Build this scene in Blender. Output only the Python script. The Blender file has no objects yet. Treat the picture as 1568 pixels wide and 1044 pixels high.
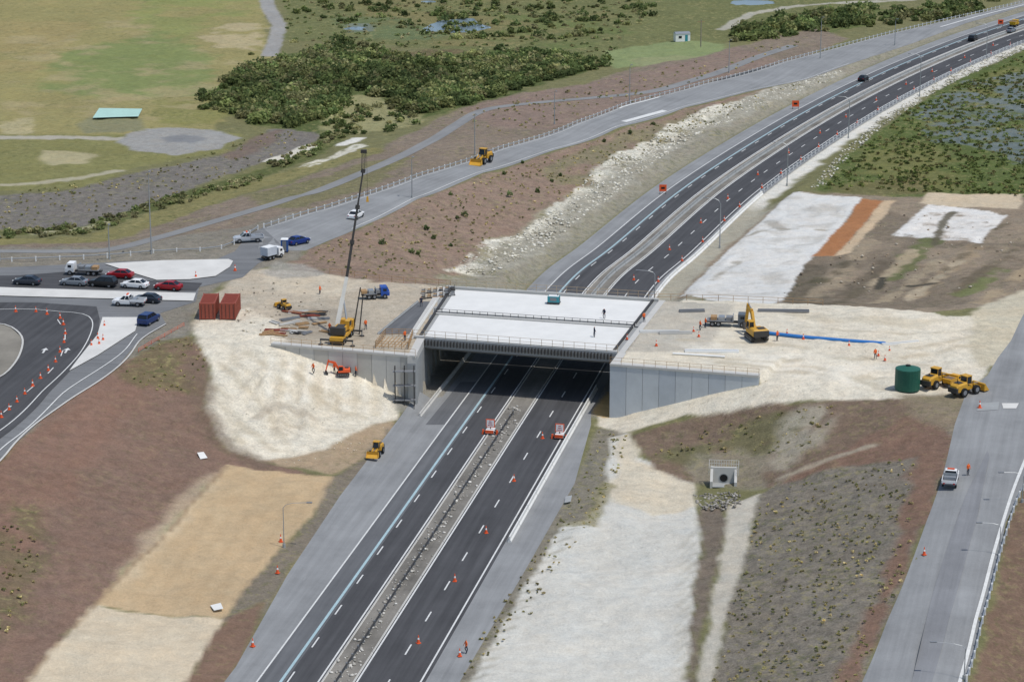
import bpy, math, random
import numpy as np
from mathutils import Vector, geometry
random.seed(7); rng=np.random.default_rng(7)
# ---------------------------------------------------------------- survey (photogrammetry from the aerial photo)
F=3800.0; CH=110.0; PT=math.atan(1078/3800.0); cp,sp=math.cos(PT),math.sin(PT)
def ray(u,v):
    dx=(u-784)/F; dy=(522-v)/F
    return np.array([dx,cp+dy*sp,-sp+dy*cp])
def P(u,v,z=0.0):
    d=ray(u,v); t=(z-CH)/d[2]
    return np.array([d[0]*t,d[1]*t,z])
def grow(a,step,end,k=1.25):
    out=[];s=step
    while abs(a)<end:
        s*=k; a+=s; out.append(a)
    return out
xs=list(np.arange(-178,178.01,0.55)); g=grow(178,0.55,7000)
xs=np.array([-q for q in g[::-1]]+xs+g)
ys=list(np.arange(232,470,0.5))+list(np.arange(470,800,0.85))
lo=[];a=232.;s=.5
while a>-900: s*=1.3; a-=s; lo.append(a)
ys=np.array(lo[::-1]+ys+grow(ys[-1],0.85,9000))
X,Y=np.meshgrid(xs,ys); NY,NX=X.shape
TB=rng.random((256,256))
def vn(x,y,sc,seed=0):
    a=x/sc+seed*17.3; b=y/sc+seed*31.7
    i=np.floor(a).astype(int); j=np.floor(b).astype(int); fx=a-i; fy=b-j
    fx=fx*fx*(3-2*fx); fy=fy*fy*(3-2*fy)
    i0=i&255;i1=(i+1)&255;j0=j&255;j1=(j+1)&255
    return (TB[i0,j0]*(1-fx)+TB[i1,j0]*fx)*(1-fy)+(TB[i0,j1]*(1-fx)+TB[i1,j1]*fx)*fy
def fbm(x,y,sc,o=4,seed=0):
    r=0;am=1;t=0
    for k in range(o):
        r=r+vn(x*math.cos(k)+y*math.sin(k),-x*math.sin(k)+y*math.cos(k),sc/2**k,seed+k)*am; t+=am; am*=.55
    return r/t
def sst(a,b,x):
    t=np.clip((x-a)/(b-a),0,1); return t*t*(3-2*t)
def sdist(px,py,poly):
    poly=np.asarray(poly)[:,:2]; d=np.full(px.shape,1e18); ins=np.zeros(px.shape,bool); n=len(poly)
    for k in range(n):
        ax,ay=poly[k]; bx,by=poly[(k+1)%n]; ex,ey=bx-ax,by-ay; L=ex*ex+ey*ey+1e-9
        t=np.clip(((px-ax)*ex+(py-ay)*ey)/L,0,1)
        d=np.minimum(d,(px-ax-t*ex)**2+(py-ay-t*ey)**2)
        c=((ay>py)!=(by>py))
        if abs(ey)>1e-9: ins^=c&(px<(bx-ax)*(py-ay)/ey+ax)
    d=np.sqrt(d); return np.where(ins,d,-d)
def ldist(px,py,pts):
    d=np.full(px.shape,1e18)
    for k in range(len(pts)-1):
        ax,ay=pts[k][:2]; bx,by=pts[k+1][:2]; ex,ey=bx-ax,by-ay; L=ex*ex+ey*ey+1e-9
        t=np.clip(((px-ax)*ex+(py-ay)*ey)/L,0,1)
        d=np.minimum(d,(px-ax-t*ex)**2+(py-ay-t*ey)**2)
    return np.sqrt(d)
# ---------------------------------------------------------------- levels (survey u, v, height above motorway)
CTL="""0 390 8;0 415 8;0 450 8;100 400 8;100 440 8;100 480 8;200 390 8;200 430 8;200 470 8;300 385 8;300 430 8;240 500 8;-120 400 8;-120 460 8
380 420 8;450 450 8;550 450 8;300 480 8;350 490 8;380 400 8;450 410 8;620 440 8;420 500 8;500 500 8;560 500 8;-120 540 8
100 520 8;180 550 8;0 520 8;0 600 8;80 600 8;0 680 8;-100 720 8;-100 620 8;-200 820 8
350 712 1;250 800 1;145 925 1;40 1044 1;-40 1120 1;-150 1000 3.5
510 733 .3;430 860 .3;340 945 .3;300 1044 .3;200 1044 .8;380 780 .7
290 502 8;415 528 8;595 640 .5;480 690 .5;400 705 .8;350 690 1.6;320 630 4.3;310 560 7;612 602 2;540 577 4.5;480 555 6;520 610 2.6;450 625 3;400 570 6.3;380 640 3.2
622 645 .3;560 700 .3;440 860 .2;250 520 8
932 632 0;1000 622 2;1060 607 4;1160 587 7;950 655 .2;1000 642 1.5;1100 622 4.5;1200 613 6.5;1300 610 7.5;1370 605 8
1250 550 8;1400 500 8;1500 500 8;1568 480 8;1568 550 8;1568 650 8;1480 620 8;1440 590 8;1700 550 8;1700 480 8;1250 490 8;1100 500 8;1100 470 8;1300 472 8;1450 485 8;1700 650 8;1350 560 8
980 690 .6;1010 720 .1;1060 730 0;1108 747 0;1100 655 2.3;1200 650 4.3;1180 735 1;1150 690 1.5;1050 690 .9;1300 640 6.3;1400 640 7.3;1460 650 8;1250 690 4.2;1300 700 4.8
1440 740 7.3;1568 740 7.3;1700 740 7.3;1400 850 6.2;1540 850 6.2;1360 950 5.3;1510 950 5.3;1320 1044 4.5;1480 1044 4.5;1290 1120 4;1460 1120 4;1420 800 6.7;1560 790 6.7
1600 920 4;1568 1044 2;1700 1000 1;1165 755 .8;1130 880 .6;1085 1044 .5;1060 1120 .5
1085 800 -.2;1065 1044 -.2;880 800 .3;960 760 .3;1060 810 .3;720 1044 .3;1040 1044 .3;1000 900 .4
1060 455 2.5;1100 455 3;1180 462 3;1400 465 4;1568 435 6;1045 445 1;1215 295 1;1320 305 1.5;1568 300 1.5;1260 250 .5;1568 75 .3;1568 200 .5;1400 200 .5;1450 380 2.5;1280 400 2
400 350 8;520 312 7.3;640 270 6.3;760 230 5;880 190 3.8;960 160 3;1080 128 2;1200 95 1.2;1350 55 .4;1500 20 0
470 385 8;560 345 7.3;640 305 6.4;740 265 5.2;850 230 4;950 195 3.2;1050 165 2.3;1150 140 1.5;1270 110 .8;460 300 7.2
690 425 2;800 365 .8;900 300 .6;1000 230 .5;1100 190 .3;1250 125 .2;560 430 8;500 410 8;620 400 6;700 350 4.5;800 290 3.5
0 384 7.6;150 380 7.6;250 360 7;350 332 6.6;450 300 6;550 265 5.2;650 220 4.2;760 165 2.8;900 150 2.4;1000 138 2.2
0 362 5.8;130 352 5.2;250 312 4.2;400 275 3.2;500 235 2.5;560 200 2
0 300 4;150 280 4;300 240 3;0 200 3;200 180 3;350 180 2.5;200 50 2;0 0 2;450 100 1.5;700 100 1;900 110 1;700 0 .5;1000 60 .5;1200 20 .3;1568 -60 .3;0 -150 2"""
C=[]
for q in CTL.replace("\n",";").split(";"):
    u,v,z=[float(t) for t in q.split()]; C.append(P(u,v,z))
for q in [(-3000,5000,0),(3000,5000,0),(0,5000,0),(-800,1500,0),(800,1500,0),(0,1500,0),(-300,0,0),(300,0,0),(0,0,0),(-2500,500,0),(2500,500,0),(-60,180,0),(60,180,0),(0,200,0)]: C.append(np.array(q,float))
C=np.array(C); n=len(C)
A=np.zeros((n+1,n+1)); A[:n,:n]=np.hypot(C[:,0][:,None]-C[:,0],C[:,1][:,None]-C[:,1]); A[:n,n]=1;A[n,:n]=1
A[:n,:n]+=-np.eye(n)*0.6
W=np.linalg.solve(A,np.append(C[:,2],0))
H=np.full(X.shape,W[n])
for k in range(n): H+=W[k]*np.hypot(X-C[k,0],Y-C[k,1])
H=np.clip(H,-.5,8.05)
def blur(a,m):
    for _ in range(m):
        a=np.pad(a,1,mode='edge'); a=(a[:-2,1:-1]+2*a[1:-1,1:-1]+a[2:,1:-1])/4
        a=np.pad(a,1,mode='edge'); a=(a[1:-1,:-2]+2*a[1:-1,1:-1]+a[1:-1,2:])/4
    return a
H=blur(H,10)
def catmull(pts,step=1.5):
    pts=np.asarray(pts,float); pts=np.vstack([2*pts[0]-pts[1],pts,2*pts[-1]-pts[-2]]); out=[]
    for i in range(1,len(pts)-2):
        p0,p1,p2,p3=pts[i-1:i+3]; m=max(2,int(np.linalg.norm(p2-p1)/step))
        for t in np.arange(m)/m:
            out.append(.5*((2*p1)+(-p0+p2)*t+(2*p0-5*p1+4*p2-p3)*t*t+(-p0+3*p1-3*p2+p3)*t**3))
    out.append(pts[-2]); return np.array(out)
mwpx=[(290,1390),(467,1120),(517,1044),(663,822),(809,600),(916,443),(988,380),(1090,292),(1200,217),(1300,158),(1400,108),(1500,66),(1568,42),(1640,18),(1720,-8)]
MW=catmull([P(u,v,0)[:2] for u,v in mwpx],3.0)
def normals(c):
    t=np.gradient(c,axis=0); t/=np.linalg.norm(t,axis=1)[:,None]
    return np.stack([t[:,1],-t[:,0]],1)
MWN=normals(MW)
cm=MW[::3]
dm=np.full(X.shape,1e9); lat=np.zeros(X.shape)
for k in range(len(cm)-1):
    ax,ay=cm[k];bx,by=cm[k+1];ex,ey=bx-ax,by-ay;L=ex*ex+ey*ey
    t=np.clip(((X-ax)*ex+(Y-ay)*ey)/L,0,1); d=np.hypot(X-ax-t*ex,Y-ay-t*ey)
    sg=np.sign((X-ax)*ey-(Y-ay)*ex); m=d<dm; dm[m]=d[m]; lat[m]=(sg*d)[m]
wc=sst(-17,-12.8,lat)*(1-sst(13.8,18,lat)); H=H*(1-wc)
# structures
WL1=P(636,547,8);WL2=P(415,528,8);BL=P(690,441,8);FLc=P(640,518,8);FRc=P(940,541,8);BR=P(1003,460,8);WR1=P(934,559,8);WR2=P(1162,577,8)
platL=[WL1[:2]+[-.7,.6],WL2[:2]+[0,.6],P(420,470,8)[:2],P(640,443,8)[:2],BL[:2]+[-.7,0]]
platR=[WR1[:2]+[.7,.6],WR2[:2]+[0,.6],P(1230,530,8)[:2],P(1200,470,8)[:2],BR[:2]+[.7,0]]
under=[WL1[:2]+[-.1,0],BL[:2]+[-.1,0],BR[:2]+[.1,0],WR1[:2]+[.1,0]]
for poly,z in ((platL,8.0),(platR,8.0),(under,0.0)):
    pp=np.array(poly); xi=slice(*np.searchsorted(xs,[pp[:,0].min()-2,pp[:,0].max()+2])); yi=slice(*np.searchsorted(ys,[pp[:,1].min()-2,pp[:,1].max()+2]))
    s_=sdist(X[yi,xi],Y[yi,xi],poly); sub=H[yi,xi]; sub[s_>0]=z
def Hf(x,y):
    x=np.asarray(x,float);y=np.asarray(y,float)
    i=np.clip(np.searchsorted(xs,x)-1,0,NX-2); j=np.clip(np.searchsorted(ys,y)-1,0,NY-2)
    a=np.clip((x-xs[i])/(xs[i+1]-xs[i]),0,1); b=np.clip((y-ys[j])/(ys[j+1]-ys[j]),0,1)
    return (H[j,i]*(1-a)+H[j,i+1]*a)*(1-b)+(H[j+1,i]*(1-a)+H[j+1,i+1]*a)*b
ZL=np.linspace(9,-1.5,400)
def G(u,v,z=None):
    if z is not None: return P(u,v,z)
    d=ray(u,v); t=(ZL-CH)/d[2]; x=d[0]*t; y=d[1]*t; h=Hf(x,y); m=np.argmax(ZL<=h)
    return np.array([x[m],y[m],h[m]])
def Gs(pts): return np.array([G(*p) for p in pts])
def px(s): return [tuple(float(t) for t in q.split(",")) for q in s.split()]
def srgb(*c):
    c=np.array(c,float)/255; return np.where(c<=.04045,c/12.92,((c+.055)/1.055)**2.4)
# ---------------------------------------------------------------- ground colour
COL=np.zeros((NY,NX,3)); FX=np.zeros((NY,NX,3)); LOW=np.zeros((NY,NX)); REL=np.ones((NY,NX))
COL[:]=srgb(117,115,80); FX[...,1]=.55; FX[...,0]=.25
def window(w,mar):
    return slice(*np.searchsorted(ys,[w[:,1].min()-mar,w[:,1].max()+mar])),slice(*np.searchsorted(xs,[w[:,0].min()-mar,w[:,0].max()+mar]))
cnt=[0]
def apply(sl,m,rgb,weeds,grav,alpha,mott,ms):
    cnt[0]+=1
    x=X[sl];y=Y[sl]
    if mott>0: m=m*sst(mott-.12,mott+.12,fbm(x,y,ms,4,cnt[0]+40))
    m=m*alpha; c=srgb(*rgb)
    COL[sl]=COL[sl]*(1-m[...,None])+c*m[...,None]
    FX[sl][...,0]=FX[sl][...,0]*(1-m)+weeds*m; FX[sl][...,1]=FX[sl][...,1]*(1-m)+grav*m
def paint(s,rgb,soft=.6,amp=1.5,weeds=0,grav=.3,alpha=1,mott=0,ms=6,ns=5):
    w=Gs(px(s)) if isinstance(s,str) else np.array(s); sl=window(w,soft+amp+2)
    x=X[sl];y=Y[sl]; d=sdist(x,y,w)+(fbm(x,y,ns,4,cnt[0])-.5)*2*amp
    apply(sl,sst(-soft,soft,d),rgb,weeds,grav,alpha,mott,ms)
def stroke(s,wd,rgb,soft=.4,amp=.6,weeds=0,grav=.3,alpha=1,mott=0,ms=4):
    w=Gs(px(s)); sl=window(w,wd+soft+amp+2); x=X[sl];y=Y[sl]
    d=wd/2-ldist(x,y,w)+(fbm(x,y,3,3,cnt[0]+9)-.5)*2*amp
    apply(sl,sst(-soft,soft,d),rgb,weeds,grav,alpha,mott,ms)
# far field / wetlands
paint("-300,-300 405,-60 410,60 425,90 330,150 340,200 300,215 0,207 -300,200",(146,138,92),1,3,.25,.55)
paint("-100,-100 200,-60 120,60 60,110 -100,120",(152,138,94),3,6,.2,.6,.8,.45,20)
paint("90,80 250,50 330,90 320,145 150,150 60,140",(122,133,82),3,6,.1,.45,.9)
paint("230,-40 400,-40 400,20 300,60 200,40",(129,137,82),3,6,.2,.4,.7,.45,16)
paint("300,55 350,35 405,38 400,80 330,72",(176,162,128),1,4,.2,.5,.8,.4,8)
paint("0,100 110,95 90,190 0,200",(150,141,92),3,5,.2,.4,.7,.5,10)
paint("230,150 330,150 340,190 240,190",(128,127,76),2,4,.4,.5,.8)
paint("0,60 200,30 380,100 300,190 0,180",(162,149,112),3,6,.2,.5,.65,.56,10)
stroke("402,-30 410,10 428,40 422,62 412,85",4.5,(152,150,145),.4,.4)
paint("-300,208 190,206 300,200 365,205 350,235 270,245 200,258 130,287 -300,298",(127,125,80),1,2,.3,.55)
paint("0,187 50,180 45,205 0,206",(175,164,128),1,3,.2,.4,.8,.4,5)
stroke("-100,211 60,211 140,211 200,214",4,(170,164,148),.5,.6)
paint("175,217 205,200 260,195 330,200 368,212 335,230 270,238 215,232",(152,150,144),.5,1.5,0,.5)
paint("245,212 280,206 315,212 290,221 258,220",(125,126,126),1,1.5,0,.3,.9)
paint("52,240 75,231 120,230 148,236 135,250 80,254",(168,159,124),1,2,.1,.4)
stroke("-60,285 60,280 120,274 180,262",3,(174,167,143),.6,.8,0,.4,.9)
paint("115,192 140,180 215,182 225,200 130,205",(130,128,98),1,1,.2,.4)
paint("-300,303 60,297 130,287 220,262 330,240 350,235 410,200 485,190 492,215 430,240 350,268 250,308 130,348 -300,358",(118,113,106),.7,1.2,.25,1.1)
paint("340,240 400,205 430,200 410,225 360,250",(118,100,88),1,2,.1,.5,.7)
paint("425,-120 1000,-150 1568,-150 1500,-20 1300,20 1150,45 1100,72 930,95 600,70 440,60",(108,111,72),1,3,.5,.75)
paint("450,-30 700,-60 900,-60 980,20 760,70 640,70",(126,118,80),3,8,.3,.7,.8,.48,25)
paint("520,75 640,72 780,85 700,112 560,108",(102,88,66),2,3,.4,.7,.8,.4,12)
paint("760,20 900,30 980,50 880,80 740,60",(101,112,66),2,5,.3,.7,.8,.45,14)
paint("500,25 620,28 700,60 560,60",(100,113,78),2,5,.3,.7,.8,.42,14)
paint("530,36 575,36 570,48 535,50",(118,130,128),1.5,2,0,.2,.6)
paint("925,78 1040,62 1110,68 1125,88 1000,102 940,105",(130,141,96),1,2,.1,.4)
paint("960,90 1110,84 1100,98 980,106",(150,149,113),1,2,.2,.4,.5)
stroke("1105,45 1150,22 1230,8 1400,0 1568,-20",3.5,(166,162,146),.5,.6)
paint("1130,50 1220,20 1350,12 1330,40 1200,62",(94,105,62),1.5,4,.4,.7)
# slope creek -> ramp
paint("-300,402 -300,372 0,374 150,370 300,323 450,278 560,240 620,208 690,172 760,148 900,128 960,106 1060,90 1150,66 1250,42 1300,60 1200,100 1000,155 800,225 600,290 400,352 200,397",(130,117,103),.8,1.5,.25,.9)
paint("700,172 760,148 900,128 1060,92 1130,72 1200,95 1000,150 850,200 760,195",(136,117,106),1,2,.2,.8,.8)
paint("380,300 460,280 560,248 640,240 560,290 470,318 400,322",(118,115,80),1,2,.5,.7,.75)
stroke("-80,372 150,366 300,312 420,276 500,250 560,232",8,(130,124,82),1,1.5,.5,.6)
stroke("-80,360 130,352 250,312 350,280 420,258 480,235 520,205",5,(92,98,58),.8,1.2,.4,.7)
stroke("-80,358 60,357 130,350 175,338",2,(165,160,128),.4,.8,0,.4,.9,.4,3)
stroke("412,247 445,236 476,224",3.0,(203,198,182),.3,.7)
stroke("470,255 505,243 548,224",3.4,(203,198,180),.3,.8,0,.6,1,.35,2)
stroke("525,222 550,212",3,(212,209,198),.3,.6)
paint("318,150 360,115 425,92 520,62 640,88 760,75 880,90 935,98 870,118 760,150 640,185 600,182 530,165 500,205 380,190",(86,96,56),1.2,3,.3,.8)
paint("492,150 560,145 640,165 640,192 560,200 500,212",(150,146,106),1.2,3,.4,.6,.9)
# central embankment
paint("440,402 470,383 560,345 640,305 740,268 850,232 950,198 1050,167 1150,142 1270,112 1345,92 1250,135 1100,205 1000,268 900,330 830,385 770,437 650,440 540,434 470,432",(139,119,104),.5,1,.25,1.0)
paint("830,262 950,205 1100,160 1290,112 1200,150 1050,195 940,250 860,290",(124,120,92),1.2,3,.5,.7,.7,.4,8)
paint("660,425 760,366 880,298 960,242 1060,188 1260,116 1300,122 1120,192 1040,242 960,292 880,347 800,402 740,437",(150,144,122),1,2,.35,.9,.9)
paint("684,414 756,368 846,320 895,274 935,240 1005,208 1055,176 1135,152 1250,113 1290,108 1300,116 1265,130 1155,170 1085,203 1035,234 965,284 900,334 825,388 750,424",(210,205,188),.5,2.4,.1,1.5,.95,.34,4)
# right wetland
paint("1252,292 1290,243 1360,190 1450,130 1568,78 1900,-40 1900,340 1568,303 1400,303",(88,100,54),.6,1.5,.4,.9)
paint("1300,230 1420,160 1560,95 1600,200 1500,290 1350,290",(120,117,72),2,5,.4,.8,.7,.5,14)
paint("1395,170 1480,128 1568,112 1900,60 1900,260 1568,250 1480,225 1420,205",(106,116,118),1.0,6,.15,.7,.85,.42,5)
paint("1260,285 1400,270 1450,300 1300,300",(116,104,74),2,3,.4,.8,.6)
mm=sst(10.5,11.2,lat)*(1-sst(13,15,lat+(fbm(X,Y,5,3,5)-.5)*4))*sst(475,490,Y)*(dm<40)
COL[:]=COL*(1-mm[...,None])+srgb(212,208,196)*mm[...,None]; FX[...,0]*=(1-mm)
gm=sst(-24,-20,lat+(fbm(X,Y,6,3,15)-.5)*5)*(1-sst(-13,-12,lat))*sst(392,400,Y)*(dm<60)*.85
COL[:]=COL*(1-gm[...,None])+srgb(146,141,126)*gm[...,None]; FX[...,1]=FX[...,1]*(1-gm)+.9*gm
gm=sst(9,10,lat)*(1-sst(17,22,lat+(fbm(X,Y,6,3,16)-.5)*5))*sst(392,400,Y)*(1-sst(478,490,Y))*(dm<60)*.9
COL[:]=COL*(1-gm[...,None])+srgb(168,162,146)*gm[...,None]; FX[...,0]*=(1-gm)
gm=(np.abs(lat)<24)*sst(345,349,Y)*(1-sst(396,400,Y))*1.0
COL[:]=COL*(1-gm[...,None])+srgb(140,136,126)*gm[...,None]; FX[...,0]*=(1-gm)
paint("-120,380 160,378 380,345 450,325 470,385 440,402 380,418 330,440 300,480 290,515 240,525 180,570 60,660 -120,780",(132,126,114),.8,1.2,.12,.8)
# stock-pile yard
paint("1035,458 1120,372 1215,295 1400,303 1568,302 1900,330 1900,470 1568,462 1400,482 1180,474",(142,128,110),.6,1,.12,.8)
paint("1180,470 1220,400 1300,385 1380,310 1440,370 1568,372 1568,460 1400,474",(118,107,92),1,4,.15,.9,.8,.44,12)
paint("1185,455 1215,405 1265,402 1250,440 1290,470 1200,470",(100,92,78),1,2,.1,.8,.8)
for a_,b_,c_ in (("1240,462 1330,370",(152,138,116),3),("1365,425 1425,368",(100,106,66),4),("1330,440 1400,385",(172,156,130),2.5),("1400,455 1500,375",(156,138,112),3),("1460,455 1560,380",(104,94,76),3),("1480,450 1530,415",(112,118,74),3),("1290,455 1360,400",(105,95,80),3),("1340,465 1440,400",(160,146,122),2),("1500,465 1600,395",(166,148,120),3),("1200,440 1290,420",(92,86,66),3),("1260,470 1340,420",(98,90,74),1.6),("1420,440 1540,340",(112,102,84),1.4),("1390,460 1470,400",(176,162,138),1.2),("1230,450 1300,400",(96,88,72),1.2)):
    stroke(a_,c_,b_,.7,1.8,0,.6,.85,.36,6)
stroke("1395,438 1430,436",2,(80,75,65),.4,.5); stroke("1345,442 1352,425",1.6,(76,72,62),.3,.4)
paint("1042,455 1110,388 1214,295 1320,303 1285,350 1232,404 1180,467 1100,462",(212,210,203),.25,.5,0,.3)
stroke("1110,375 1180,350 1260,352",1.6,(150,140,120),.5,.8,0,.4,.7,.5,4); stroke("1090,430 1130,400",1.5,(140,132,115),.5,.6,0,.4,.7,.45,4);stroke("1180,340 1200,352",2.5,(130,124,110),.6,.5,0,.4,.6)
paint("1050,450 1110,392 1210,300 1310,305 1230,400 1180,462",(184,179,168),.6,1,0,.4,.65,.57,5)
paint("1320,305 1352,308 1318,350 1278,392 1244,392 1285,350",(166,116,78),.2,.4,0,.35)
paint("1352,308 1372,308 1340,345 1300,388 1278,392 1318,350",(194,172,142),.3,.6,0,.4)
paint("1420,296 1568,296 1560,322 1500,318 1405,312",(196,179,152),.4,1,0,.5)
paint("1420,313 1480,318 1540,330 1500,373 1430,365 1368,360",(218,214,206),.3,.8,0,.4,1,.3,3)
stroke("1430,375 1445,340 1460,325",1.6,(96,90,72),.3,.6,0,.4,.9)
# platforms, sand
SAND=(214,205,185)
paint("930,560 1003,459 1060,460 1250,467 1400,476 1450,486 1552,480 1562,500 1500,525 1520,545 1490,602 1370,613 1300,615 1200,618 1130,634 1050,636 990,654 950,664 912,652 930,628 1160,588 1164,575",SAND,.4,1.0,0,.65)
paint(np.array(platR)+[[-1,-.5],[3,-1],[0,0],[0,3],[-1,0]],SAND,.3,.5,0,.5)
paint([BR[:2]+[-1,0],FRc[:2]+[-.5,0],FRc[:2]+[14,2],BR[:2]+[13,0]],(184,177,162),.6,1,0,.5,.9)
paint("1180,478 1300,480 1440,490 1400,500 1250,492",(194,183,160),1,2,0,.5,.7,.4,8)
paint("1060,530 1200,540 1350,560 1300,585 1180,570",(226,218,200),2,3,0,.4,.8)
for a_ in ("1170,505 1400,535 1550,505","1060,545 1250,560 1380,600","1040,520 1200,528 1420,560","1200,550 1400,548 1540,515","1100,555 1300,575 1420,585","1240,500 1400,512 1530,498"):
    stroke(a_,1.1,(188,176,152),.6,.7,0,.4,.7,.38,5)
paint("290,505 300,478 375,412 500,418 560,432 690,440 640,525 600,545 415,532",(184,172,152),.5,1.2,0,.7)
paint(np.array(platL)+[[.5,-.5],[-1,-1],[0,0],[0,1],[.5,0]],(180,169,150),.3,.5,0,.7)
paint("400,412 470,418 560,430 520,455 430,450",(202,189,166),1,2,0,.5,.8); paint("420,400 470,405 500,420 430,428 400,418",(160,155,145),.8,1,0,.7,.8)
paint("440,470 560,470 560,520 430,515",(156,146,130),1.5,2,0,.6,.8,.4,5)
paint("295,515 300,490 345,475 385,470 415,490 440,530 530,566 605,600 603,640 500,690 400,707 348,690 308,625 322,560",SAND,.5,1.4,0,.75)
for a_ in ("340,560 420,640 520,660","380,540 450,600 560,640","330,590 370,650 420,690","420,555 500,600 580,620","350,530 390,600 440,680","450,570 520,630 540,660","320,560 340,620 370,680"):
    stroke(a_,1.0,(184,172,148),.7,1,0,.4,.65,.42,4)
for k in range(14):
    u=405+k*14; stroke("%g,%g %g,%g"%(u,545+k*3,u-10+k,600+k*3),.5,(232,226,210) if k%2 else (192,180,156),.4,.5,0,.4,.6)
stroke("395,640 430,615 480,640",1.5,(178,166,146),.5,.7,0,.5,.6)
paint("395,705 480,695 600,640 610,655 560,700 510,728 440,716",(166,146,120),.5,1,.15,.5)
paint("40,600 180,560 290,512 322,560 308,625 348,690 400,707 440,714 512,732 345,716 145,925 40,1046 -60,1150 -400,1150 -400,850 0,708 60,650",(128,105,91),.4,1,.1,.7)
paint("0,690 180,565 230,560 200,640 100,760 0,900",(132,104,89),2,4,.05,.6,.7)
paint("175,570 240,520 300,515 318,560 300,600 240,600",(112,103,74),1,2.5,.5,.7,.75,.4,5)
paint("-100,760 60,780 85,850 50,960 -100,1060",(112,102,76),1.5,3,.45,.8,.7,.45,5)
stroke("300,560 308,620 340,680 400,712",3.5,(114,97,82),1,1,.1,.6,.7)
paint("347,712 420,722 512,732 480,790 420,850 345,945 240,940 142,925 240,830",(190,166,131),.25,.5,0,.3)
paint("142,926 240,941 345,946 318,990 285,1050 230,1150 -60,1150 38,1046",(204,189,163),.25,.5,0,.35)
paint("270,760 330,720 350,715 300,780 200,890 170,900",(202,184,154),1,1.5,0,.3,.5)
for k in range(9):
    u=200+k*32; stroke("%g,%g %g,%g"%(u,935-k*2,u+90,800-k*8),.7,(176,152,118),.6,.5,0,.3,.4)
stroke("347,714 240,832 140,930 40,1046",.5,(150,128,102),.2,.3,0,.3,.8)
paint("345,946 410,916 400,950 345,1050 290,1150 230,1150 285,1050",(126,103,87),.4,.8,.15,.6)
paint("512,732 560,700 600,650 560,760 440,870 400,950 408,918 345,946 420,850 480,790",(124,115,101),.5,.8,.25,.7)
# right of motorway
paint("915,652 965,665 945,720 930,760 880,830 800,960 740,1060 640,1150 600,1150 900,700",(128,122,108),.5,.8,.3,.8)
paint("935,668 960,664 975,700 1065,735 1062,760 1075,815 1062,900 1052,1050 1040,1150 650,1150 715,1050 800,905 862,802 905,800 930,740",(202,199,188),.3,.8,0,.35)
paint("940,668 965,664 980,702 1065,738 1060,775 1000,790 930,770 940,720",(204,192,168),.6,1.5,0,.55,.9)
for k in range(16):
    v=815+k*15; u=865-(v-800)*.62; stroke("%g,%g %g,%g"%(u-4,v+3,u+26,v-5),.5,(160,154,138),.3,.3,0,.3,.6)
    stroke("%g,%g %g,%g"%(1066-(v-800)*.04,v,1042-(v-800)*.04,v+22),.5,(168,162,146),.4,.4,0,.3,.5)
stroke("862,805 905,802 930,745",2.0,(138,131,100),.4,.8,.6,.6,.8)
paint("1075,780 1110,775 1105,850 1085,900 1050,1150 1035,1150 1060,950 1072,850",(118,107,94),.5,1.2,.05,.9)
paint("1110,775 1168,752 1138,870 1088,1050 1075,1150 1045,1150 1085,960 1105,860",(190,183,167),.35,.8,0,.4)
paint("965,668 1060,637 1200,620 1300,613 1380,613 1465,625 1462,655 1330,720 1200,745 1170,745 1060,737 1000,718",(120,103,88),.5,1,.2,.8)
paint("1000,700 1050,660 1190,632 1230,650 1170,700 1100,690 1060,710",(106,105,74),1,2,.35,.7,.75,.4,5)
paint("1170,720 1190,650 1230,625 1300,617 1240,690 1210,725",(160,153,136),1,2,.3,.7,.85,.42,4)
paint("1060,690 1130,690 1175,700 1170,745 1060,737",(138,132,114),.8,1.5,.2,.8,.7)
paint("1165,755 1190,738 1250,715 1400,640 1462,648 1438,745 1395,850 1318,1048 1290,1150 1060,1150 1088,1050 1138,870",(124,117,105),.4,.8,.3,1.2)
paint("1200,738 1290,690 1400,632 1462,645 1440,745 1395,850 1318,1048 1280,1150 1240,1150 1300,990 1370,850 1400,702 1300,712",(126,102,87),.7,1.5,.12,.8)
stroke("1195,732 1250,712 1340,680",1.2,(170,160,140),.3,.4,0,.4,.7)
paint("1370,606 1490,602 1478,640 1462,662 1400,640",(138,126,106),1,1.5,.15,.7,.85)
paint("1500,470 1600,430 1600,520 1540,560 1500,560 1480,520",(196,186,162),1,1.5,.05,.6)
paint("1700,640 1568,745 1545,800 1535,860 1505,985 1480,1060 1460,1150 1900,1150 1900,800",(122,101,85),.4,.8,.2,.8)
paint("930,600 905,632 925,640 950,600",(190,158,104),.3,.3,0,.3)
# ---------------------------------------------------------------- materials
def N(nt,t,**k):
    n=nt.nodes.new(t)
    for a,b in k.items():
        if a in n.inputs.keys(): n.inputs[a].default_value=b
        else: setattr(n,a,b)
    return n
def newmat(name):
    m=bpy.data.materials.new(name); m.use_nodes=True; nt=m.node_tree; return m,nt,nt.nodes['Principled BSDF']
def mth(nt,op,a,b=None,c=None,clamp=False):
    n=nt.nodes.new('ShaderNodeMath'); n.operation=op; n.use_clamp=clamp
    for i,q in enumerate((a,b,c)):
        if q is None: continue
        if isinstance(q,(int,float)): n.inputs[i].default_value=q
        else: nt.links.new(q,n.inputs[i])
    return n.outputs[0]
def noise(nt,vec,sc,det=5,ro=.6):
    n=nt.nodes.new('ShaderNodeTexNoise'); n.inputs['Scale'].default_value=sc; n.inputs['Detail'].default_value=det; n.inputs['Roughness'].default_value=ro
    nt.links.new(vec,n.inputs['Vector']); return n.outputs['Fac']
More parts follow.
